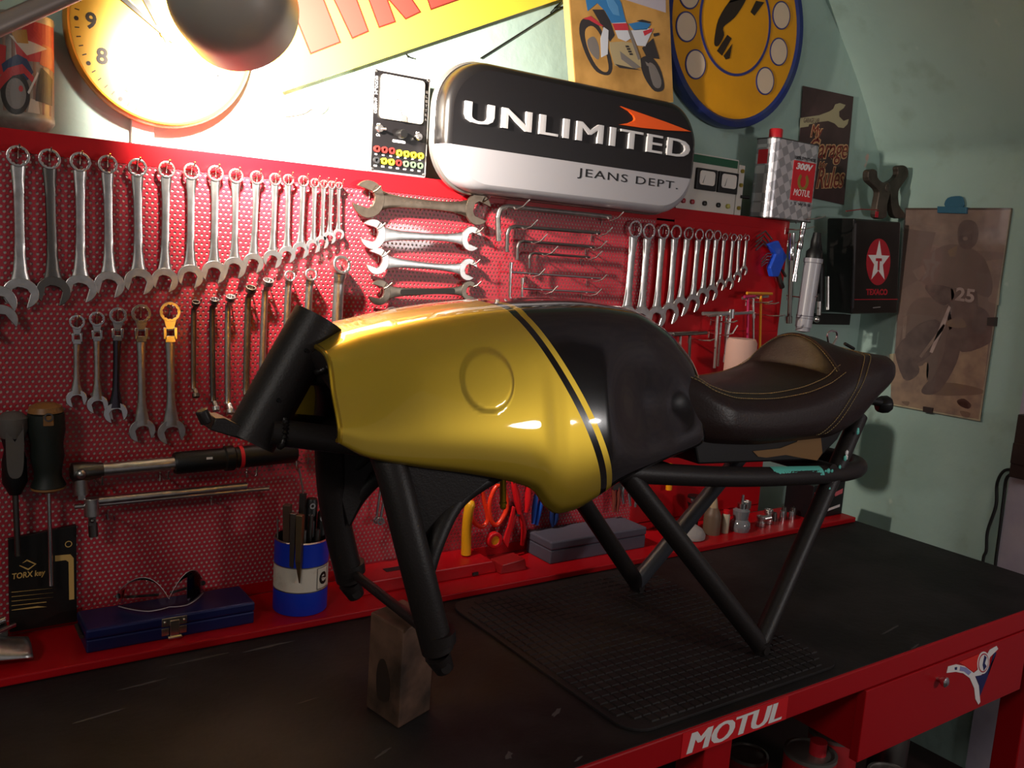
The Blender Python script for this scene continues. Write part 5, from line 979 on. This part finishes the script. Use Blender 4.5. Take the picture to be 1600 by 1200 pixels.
e = MB(); F = (b0+e2*.0-e1.normalized()*.0002, e2.normalized(), Z_, -e1.normalized())
e.prism(sm2([(.030, .035), (.055, .03), (.062, .06), (.058, .09), (.045, .10), (.033, .085), (.026, .06)], 4), F, 0, .0006)
e.obj('burnt_knot', mat('burnt_wood', '#2b1f18', .6), bo)

# ---------------------------------------------------------------- the motorcycle frame with tank and seat
YC = -.495
moto = T('motorcycle', 'bare black motorcycle frame carrying a gold and black tank and a brown leather seat', 'motorcycle', V(1.36, YC, -.745))
# tank: stations along x with top height, half section widths and heights
from bisect import bisect
def interp(xs, ys, x):
    if x <= xs[0]: return ys[0]
    if x >= xs[-1]: return ys[-1]
    i = bisect(xs, x)-1; h = xs[i+1]-xs[i]; t = (x-xs[i])/h
    def sl(k):
        if k <= 0: return (ys[1]-ys[0])/(xs[1]-xs[0])
        if k >= len(xs)-1: return (ys[-1]-ys[-2])/(xs[-1]-xs[-2])
        a, b = (ys[k]-ys[k-1])/(xs[k]-xs[k-1]), (ys[k+1]-ys[k])/(xs[k+1]-xs[k]); return 0 if a*b <= 0 else 2*a*b/(a+b)
    m0, m1 = sl(i)*h, sl(i+1)*h
    return (2*t**3-3*t*t+1)*ys[i]+(t**3-2*t*t+t)*m0+(-2*t**3+3*t*t)*ys[i+1]+(t**3-t*t)*m1
TX = [.490, .53, .58, .65, .75, .85, .95, 1.05, 1.13, 1.20, 1.25, 1.275]
TZ_ = [-.148, -.130, -.116, -.101, -.086, -.077, -.073, -.080, -.106, -.148, -.186, -.205]
SW = [.086, .089, .092, .094, .095, .095, .093, .089, .082, .074, .052, .012]     # shoulder half width
WW = [.130, .136, .142, .148, .153, .156, .155, .152, .146, .132, .088, .018]     # widest half width
BX = [.490, .53, .60, .70, .775, .815, .85, .875, .905, .945, 1.0, 1.08, 1.16, 1.22, 1.275]
BZ = [-.268, -.290, -.307, -.327, -.346, -.362, -.398, -.410, -.408, -.396, -.372, -.352, -.336, -.324, -.30]
def sst(a, b, x): t = max(0, min(1, (x-a)/(b-a))); return t*t*(3-2*t)
def tank_pt(x, v, s=-1):
    """v 0 at the ridge, 1 at the lower lip; s -1 is the near side"""
    zt, sw, ww, zb = interp(TX, TZ_, x), interp(TX, SW, x), interp(TX, WW, x), interp(BX, BZ, x)
    H = zt-zb; fr = 1-sst(.49, .62, x)
    ks = [0, .14, .26, .36, .60, .84, .93, 1]
    waist = .008*fr
    low = sst(.8, .88, x)*.014; fr2 = 1-sst(.5, .80, x)
    os_ = [0, sw*.45, sw*.80, sw, sw+(ww-sw)*.58-waist, ww+.001*fr2, ww-.003-low*.3+.003*fr2, ww-.014-low*.6+.008*fr2]
    zz = [zt, zt-.002, zt-.007, zt-.017, zt-.020-H*.30, zt-.018-H*.76, zt-.010-H*.92, zb]
    o = interp(ks, os_, v); z = interp(ks, zz, v)
    # raised badge disc on the flank
    rb = math.hypot(x-.7225, z+.1905); o += .0024*(1-sst(.0415, .0465, rb))*(1 if .3 < v < .97 else 0)
    # knee hollow in the black rear half
    k = sst(.95, 1.07, x)*(1-sst(1.12, 1.25, x)); zc = -.245-.12*(x-1.05); k *= math.exp(-((z-zc)/.072)**2)
    o -= .032*k
    return Vector((x, YC+s*max(o, 0), z+ZO))
def xst(u): return .490+(1.272-.490)*u
NU, NV = 300, 100
G = []
for i in range(NU+1):
    x = xst(i/NU)
    G.append([tank_pt(x, 1-j/NV, -1) for j in range(NV)]+[tank_pt(x, j/NV, 1) for j in range(NV+1)])
tm = bpy.data.materials.new('candy_gold_and_black'); tm.use_nodes = True; N = tm.node_tree.nodes; L = tm.node_tree.links; b_ = N['Principled BSDF']
tc = N.new('ShaderNodeTexCoord'); sp_ = N.new('ShaderNodeSeparateXYZ'); L.new(tc.outputs['Object'], sp_.inputs[0])
def mth(op, a, b=None):
    n = N.new('ShaderNodeMath'); n.operation = op
    for i, q in enumerate((a, b)):
        if q is None: continue
        if isinstance(q, (int, float)): n.inputs[i].default_value = q
        else: L.new(q, n.inputs[i])
    return n.outputs[0]
zr = mth('SUBTRACT', sp_.outputs[2], ZO)
def on_tank(px, py):             # the flank point seen at a pixel
    y = -.62
    for _ in range(8):
        p = PY(px, py, y); best = min((abs(tank_pt(p.x, k/80).z-p.z), k) for k in range(81))[1]; y = .5*y+.5*tank_pt(p.x, best/80).y
    return PY(px, py, y)
sp5 = [on_tank(a, b) for a, b in ((812, 505), (845, 545), (880, 600), (905, 650), (925, 700), (936, 765))]
pf = np.polyfit([p.z-ZO for p in sp5], [p.x for p in sp5], 2)
zcl = mth('MINIMUM', zr, -.095)
xb = mth('ADD', mth('MULTIPLY', mth('ADD', mth('MULTIPLY', zcl, float(pf[0])), float(pf[1])), zcl), float(pf[2]))
sgn = mth('ADD', mth('SUBTRACT', sp_.outputs[0], xb), mth('MULTIPLY', mth('SUBTRACT', zr, zcl), .3))
rp = N.new('ShaderNodeValToRGB'); rp.color_ramp.interpolation = 'CONSTANT'; mr = N.new('ShaderNodeMapRange'); mr.inputs[1].default_value = -.1; mr.inputs[2].default_value = .1; L.new(sgn, mr.inputs[0]); L.new(mr.outputs[0], rp.inputs[0])
e_ = rp.color_ramp.elements; e_[0].position = 0; e_[0].color = (0, 0, 0, 1); e_[1].position = .5; e_[1].color = (1, 1, 1, 1)
n1 = e_.new(.568); n1.color = (0, 0, 0, 1); n2 = e_.new(.63); n2.color = (1, 1, 1, 1)
mx = N.new('ShaderNodeMixRGB'); mx.inputs[1].default_value = lin('#c6a633'); mx.inputs[2].default_value = lin('#070606'); L.new(rp.outputs[0], mx.inputs[0]); L.new(mx.outputs[0], b_.inputs['Base Color'])
mtl = mth('MULTIPLY', mth('SUBTRACT', 1.0, rp.outputs[0]), .72); L.new(mtl, b_.inputs['Metallic'])
rgh = mth('ADD', mth('MULTIPLY', mth('SUBTRACT', 1.0, rp.outputs[0]), .27), .15); L.new(rgh, b_.inputs['Roughness'])
b_.inputs['Specular IOR Level'].default_value = .25; b_.inputs['Coat Weight'].default_value = 1; b_.inputs['Coat Roughness'].default_value = .03
tank = MB().grid(G).obj('fuel_tank', tm, moto); so = tank.modifiers.new('shell', 'SOLIDIFY'); so.thickness = .003; so.offset = -1
lipm = mat('gold_lip', '#b08c18', .3, .75, 1)
for s_, nm in ((-1, 'near'), (1, 'far')):
    pts = [tank_pt(.490, v/24, s_) for v in range(25)]
    MB().tube(pts, .0042, 8).obj('front_lip', lipm, tank)
    MB().tube([tank_pt(.492+(.93-.492)*k/40, 1, s_) for k in range(41)], .0032, 8).obj('lower_lip', lipm, tank)
tap = mat('brass_tap', '#b8901c', .3, .8)
for px, py0, py1 in ((694, 735, 759), (786, 750, 795)):
    q0, q1 = PY(px, py0, -.56), PY(px, py1, -.56); m = MB(); d_ = (q1-q0).normalized(); Lq = (q1-q0).length
    m.lathe([(0, -.01), (.0055, -.01), (.0055, Lq*.75), (.0065, Lq*.77), (.0065, Lq*.83), (.005, Lq*.85), (.0055, Lq*.95), (.004, Lq), (0, Lq)], q0, d_, 16).obj('tap_spigot', tap, tank)
# filler cap edge seen over the ridge
c0 = tank_pt(.93, 0)+Vector((0, .02, -.002)); 
# seat
SX = [1.10, 1.16, 1.22, 1.28, 1.35, 1.42, 1.50, 1.56, 1.60]
def seat_pt(x, v, s=-1):
    u_e = max(0, (x-1.70)/.15); tail = math.sqrt(max(0, 1-min(1, u_e)**2.4)); nose = sst(1.06, 1.27, x)
    hw = (.050+.097*nose)*(.25+.75*tail if tail > 0 else .25)
    zs_ = interp([1.10, 1.2, 1.24, 1.30, 1.39, 1.487, 1.566, 1.622, 1.68, 1.76, 1.85], [-.165, -.200, -.222, -.236, -.240, -.233, -.215, -.189, -.164, -.165, -.176], x)
    zc = interp([1.10, 1.2, 1.25, 1.30, 1.40, 1.50, 1.585], [-.185, -.186, -.203, -.216, -.222, -.212, -.198], x)
    zb = interp([1.10, 1.25, 1.40, 1.576, 1.66, 1.74, 1.85], [-.30, -.325, -.336, -.335, -.317, -.256, -.215], x)
    sw = hw*.78
    # bum stop rising behind the sitting hollow
    rise = sst(1.586, 1.606, x); 
    dk = interp([1.60, 1.64, 1.70, 1.76, 1.85], [-.131, -.134, -.155, -.163, -.176], x)
    def topz(o):
        q = min(1, o/sw); base = zc+(zs_-zc)*q**2.2
        if rise <= 0: return base
        arch = dk+(zs_-dk)*q**2.0
        return base*(1-rise)+max(arch, base)*rise if x < 1.66 else arch
    if v < .45:
        o = sw*v/.45; return Vector((x, YC+s*o, topz(o)+ZO))
    w = (v-.45)/.55; ks = [0, .12, .35, .6, .82, 1]
    H = zs_-zb
    os_ = [sw, sw+(hw-sw)*.45, hw*.985, hw, hw*.93, hw*.80]; zz = [zs_, zs_-H*.09, zs_-H*.32, zs_-H*.58, zs_-H*.86, zb]
    return Vector((x, YC+s*interp(ks, os_, w), interp(ks, zz, w)+ZO))
xsS = sorted(set([1.10+.75*i/120 for i in range(121)]+[1.585+.002*i for i in range(12)]))
NV = 44; G = []
for x in xsS: G.append([seat_pt(x, 1-j/NV, -1) for j in range(NV)]+[seat_pt(x, j/NV, 1) for j in range(NV+1)])
lea = mat('brown_leather', '#241715', .42, noise=('#241613', 30, .4, .7), bump=.15, bscale=220, spec=.45)
sm_ = MB().grid(G); sm_.add(G[-1], [list(range(len(G[-1])))]); 
for a_, b2 in zip(G[:-1], G[1:]): sm_.add([a_[0], a_[-1], b2[-1], b2[0]], [(0, 1, 2, 3)], 1)
seat = sm_.obj('seat', [lea, blk], moto)
sti = mat('ochre_thread', '#8f7a50', .7)
def stitch(path, r=.0009, dash=.0042):
    m = MB(); acc = 0; pts = path
    for i in range(len(pts)-1):
        a, b = pts[i], pts[i+1]; Ls_ = (b-a).length; n = max(1, int(Ls_/dash))
        for k in range(n): m.tube([a+(b-a)*(k/n), a+(b-a)*((k+.68)/n)], r, 5)
    return m
def addst(path): stitch(path).obj('stitch_line', sti, seat)
def lift(p, x, v, s, d=.0016):
    e = 1e-3; a = seat_pt(x+e, v, s)-seat_pt(x-e, v, s); b = seat_pt(x, min(1, v+e), s)-seat_pt(x, max(0, v-e), s); n = a.cross(b)
    if n.length == 0: return p
    n.normalize(); n = n if (n.z > 0 or n.y*s > 0) else -n
    if n.dot(Vector((0, s*.7, .7))) < 0: n = -n
    return p+n*d
for s_ in (-1, 1):
    for v in (.425, .49): addst([lift(seat_pt(x, v, s_), x, v, s_) for x in [1.17+.45*i/70 for i in range(71)]])
    for dx in (0, .022): 
        addst([lift(seat_pt(xx, v, s_), xx, v, s_) for xx, v in [((1.69-.17*(v-.45)/.5+dx if v > .45 else 1.69+dx), v) for v in [.02+.93*i/40 for i in range(41)]]])
pip = MB()
xr = 1.608; rim_ = [seat_pt(xr, v, -1)+Vector((0, 0, .001)) for v in [.45*(1-i/24) for i in range(24)]]+[seat_pt(xr, .45*i/24, 1)+Vector((0, 0, .001)) for i in range(25)]
pip.tube(rim_, .0024, 8).obj('bump_piping', mat('piping_leather', '#3a2720', .5), seat); 
q_ = stitch([p+Vector((-.006, 0, -.002)) for p in rim_]); q_.obj('stitch_line', sti, seat)
# frame tubes
def ft(nm, pts, r, n=18, m_=frm, k=8): return MB().tube(smooth(pts, k) if len(pts) > 2 else pts, r, n).obj(nm, m_, moto)
def mir(p): return Vector((p.x, 2*YC-p.y, p.z))
h0, h1 = V(.507, YC, -.112), V(.409, YC, -.290); ax = (h1-h0).normalized(); HL = (h1-h0).length
MB().lathe([(.0375, 0), (.0375, HL), (.030, HL), (.030, 0), (.0375, 0)], h0, ax, 40).obj('head_tube', frm, moto, 0)
ht = bpy.data.objects['head_tube']
def weld(p, n, r, k=26):
    n = n.normalized(); u = n.orthogonal().normalized(); w = n.cross(u)
    P_ = [p+(u*math.cos(2*PI*i/64)+w*math.sin(2*PI*i/64))*r for i in range(65)]
    MB().tube(P_, [.0038+.0016*math.sin(i*2.1) for i in range(65)], 8, 0, False).obj('weld_bead', mat('weld_bead', '#1f1a19', .32, .3), ht)
pr = [(p_ - 0) for p_ in (0,)]
for s_ in (-1, 1):
    f_ = (lambda p: p) if s_ == -1 else mir
    a_ = [f_(V(.497, -.520, -.150)), f_(V(.545, -.535, -.215)), f_(V(.575, -.60, -.30)), f_(V(.605, -.640, -.44)), f_(V(.648, -.652, -.590))]
    ft('down_tube', a_, [.0245]*40, 22); weld(a_[0]+(a_[1]-a_[0])*.36, a_[1]-a_[0], .0242)
    m_ = [f_(V(.430, -.523, -.272)), f_(V(.56, -.545, -.292)), f_(V(.80, -.59, -.330)), f_(V(1.03, -.615, -.360)), f_(V(1.30, -.62, -.392)), f_(V(1.57, -.620, -.412)), f_(V(1.71, -.605, -.418)), f_(V(1.79, -.56, -.422)), f_(V(1.815, YC, -.424))]
    tb = ft('main_rail', m_, .0195, 20); weld(m_[0]+(m_[1]-m_[0])*.12, m_[1]-m_[0], .0192)
    b1_ = [f_(V(1.030, -.615, -.362)), f_(V(1.369, -.672, -.722))]; ft('rear_strut', b1_, .0185)
    b2_ = [f_(V(1.369, -.672, -.722)), f_(V(1.725, -.592, -.300))]; ft('rear_strut', b2_, .0185, 18, frm if s_ == -1 else mat('grey_primer_paint', '#3b3c42', .4))
    MB().tube([f_(V(1.369, -.672, -.715)), f_(V(1.372, -.674, -.7400))], [.019, .014], 14).tube([f_(V(1.372, -.690, -.730)), f_(V(1.372, -.655, -.730))], .009, 12).obj('rear_foot', frm, moto)
    fo = a_[-1]
    MB().tube([fo+Vector((-.003, 0, .03)), fo+Vector((0, 0, .012))], .0275, 20).tube([fo+Vector((0, -s_*.0, -.008)), fo+Vector((.014, 0, -.034))], [.020, .015], 14).tube([fo+Vector((.006, -.018, -.024)), fo+Vector((.018, .018, -.028))], .008, 12).obj('front_foot', frm, moto)
    # curved bracing web between down tube and rail
    w0, w1, w2 = f_(V(.652, -.640, -.455)), f_(V(.668, -.610, -.372)), f_(V(.790, -.590, -.340))
    ft('bracing_tube', [f_(V(.618, -.642, -.50)), f_(V(.648, -.628, -.43)), f_(V(.700, -.605, -.375)), f_(V(.79, -.592, -.338))], .0145, 14)
    MB().prism([(.585, ZO-.31), (.76, ZO-.335), (.70, ZO-.372), (.655, ZO-.42), (.625, ZO-.48), (.600, ZO-.40)], (Vector((0, f_(V(0, -.618, 0)).y, 0)), X_, Z_, -Y_), -.003, .003).obj('gusset_plate', frm, moto, .001)
    if s_ == 1: ft('bracing_tube', [V(.598, -.352, -.42), V(.63, -.36, -.385), V(.67, -.375, -.335)], .014, 14)
ft('cross_tube', [V(.648, -.345, -.575), V(.648, -.650, -.575)], .0085, 12)
ft('cross_tube', [V(1.60, -.36, -.405), V(1.60, -.63, -.405)], .016, 14); ft('cross_tube', [V(.84, -.42, -.36), V(.84, -.57, -.36)], .016, 14); ft('cross_tube', [V(1.17, -.37, -.38), V(1.17, -.62, -.38)], .015, 14)
ft('backbone', [V(.50, YC, -.19), V(.62, YC, -.20), V(.90, YC, -.23), V(1.15, YC, -.30), V(1.17, YC, -.375)], .022)
MB().prism([(0, -.012), (.060, -.010), (.064, .004), (.012, .010), (0, .006)], (h1-ax*.035+Vector((-.074, 0, .004)), Vector((.93, 0, -.37)).normalized(), Vector((.37, 0, .93)).normalized(), -Y_), -.022, .022).tube([h1+Vector((-.066, -.02, .034)), h1+Vector((-.074, -.02, .052))], .009, 8).obj('steering_stop', frm, ht, .002)
for dz in (.045, .125): 
    c_ = h0+ax*dz+Vector((-.010, -.0372, -.004)); MB().lathe([(.0, .002), (.0026, .002), (.0034, -.001)], c_, -Y_, 10).obj('rivet_hole', blk, ht)
# worn paint and the torn pan under the seat
tq = mat('turquoise_paint', '#5fc2b4', .45); m = MB(); rnd = random.Random(3)
def rail_at(x): return V(x, -.62, -.392-.02*(x-1.30)/.27)
N_ = 46; prev = None
for i in range(N_+1):
    x = 1.402+.158*i/N_; c_ = rail_at(x); lo_a = .25-.28*math.sin(PI*i/N_)*1.0+rnd.uniform(-.16, .22)+.5*(1-min(1, i/8)); hi_a = 1.45
    row = [c_+Vector((0, -.0199*math.cos(lo_a+(hi_a-lo_a)*j/6), .0199*math.sin(lo_a+(hi_a-lo_a)*j/6))) for j in range(7)]
    if prev: m.grid([prev, row])
    prev = row
for cx_, r_ in ((1.575, .006), (1.588, .004), (1.566, .003)): m.ball(rail_at(cx_)+Vector((0, -.016, .012)), r_, 0, 8, (1, .5, 1))
m.obj('old_turquoise_paint', tq, moto)
m = MB()
for k in range(9):
    u = rnd.random(); c_ = V(1.60+.10*u, -.608-.012*(1-u), -.445+.118*u)+Vector((-.012+rnd.uniform(-.004, .003), -.013, rnd.uniform(-.004, .008))); m.ball(c_, rnd.uniform(.0025, .006), k % 3 == 0, 7, (1, .6, 1.3))
m.obj('paint_flecks', [tq, white], moto)
ms = MB(); ms.prism([(1.20, ZO-.315), (1.66, ZO-.315), (1.64, ZO-.345), (1.58, ZO-.385), (1.40, ZO-.375), (1.22, ZO-.365)], (Vector((0, -.605, 0)), X_, Z_, -Y_), -.22, 0).obj('seat_pan', blk, moto, .004)
MB().prism([(1.368, ZO-.350), (1.45, ZO-.350), (1.50, ZO-.340), (1.515, ZO-.325), (1.578, ZO-.335), (1.590, ZO-.37), (1.575, ZO-.385), (1.52, ZO-.375), (1.47, ZO-.365), (1.41, ZO-.366), (1.385, ZO-.362)], FY(-.6055), 0, .0012).obj('torn_tan_patch', mat('tan_board', '#7d5a33', .7), moto)
tl = PY(1376, 629, -.53); MB().tube([tl+Vector((-.10, .02, .035)), tl+Vector((-.05, .01, .008)), tl], .010, 12).lathe([(0, -.018), (.017, -.016), (.021, -.004), (.021, .010), (.016, .018), (0, .018)], tl+Vector((.012, 0, -.005)), Vector((.8, -.5, .1)), 8, sm=False).obj('tail_knob', blk, moto, .002)
rg = PY(1300, 530, -.44); MB().tube(smooth([rg+Vector((-.006, 0, -.018)), rg+Vector((-.018, 0, .006)), rg+Vector((-.012, 0, .018)), rg+Vector((.012, 0, .018)), rg+Vector((.018, 0, .004)), rg+Vector((.004, 0, -.016))], 5), .0026, 8).obj('wire_loop', chrome, moto)
MB().tube([PY(1320, 537, -.44), PY(1334, 545, -.44)], .004, 8).obj('strap_end', blk, moto)

# ---------------------------------------------------------------- cans on the shelf under the bench
sv = mat('tin_lid', '#8f8a84', .35, .7); rc = mat('red_tin', '#a3161d', .4)
for i, (x, y, h, r, k) in enumerate(((1.60, -.66, .26, .055, 'red tin with a silver top and red cap, first under the MOTUL lettering'), (1.74, -.62, .25, .055, 'red tin with a silver top and red cap, between the first tin and the drawer'), (1.60, -.50, .17, .045, 'low dark jar with a bright lid behind the first red tin'), (1.86, -.70, .15, .05, 'short red can with a bright lid standing in front'), (1.98, -.62, .20, .045, 'dark jar with a pale lid under the drawer corner'), (1.36, -.68, .15, .045, 'squat jar with a bright lid beside the bench leg'))):
    t = T('oil_can' if 'tin' in k else 'jar', k.replace('MOTUL lettering', 'red bench edge'), 'can' if 'tin' in k else 'jar', (x, y, .3455), 'cans on the shelf under the bench')
    b_ = (x, y, .3455); h = h+.02
    MB().lathe([(0, 0), (r, 0), (r, h), (r*.96, h+.004)], b_, Z_, 28).obj('body', rc if 'red' in k else dark, t); MB().lathe([(r*1.02, h-.004), (r*1.02, h+.004), (r*.9, h+.005), (r*.88, h+.001), (0, h+.001)], b_, Z_, 28).obj('lid', sv, t)
    if 'cap' in k: MB().lathe([(0, h+.03), (.018, h+.03), (.018, h+.001)], (x+.01, y-.01, .3455), Z_, 20).obj('cap', mat('red_cap', ''), t)
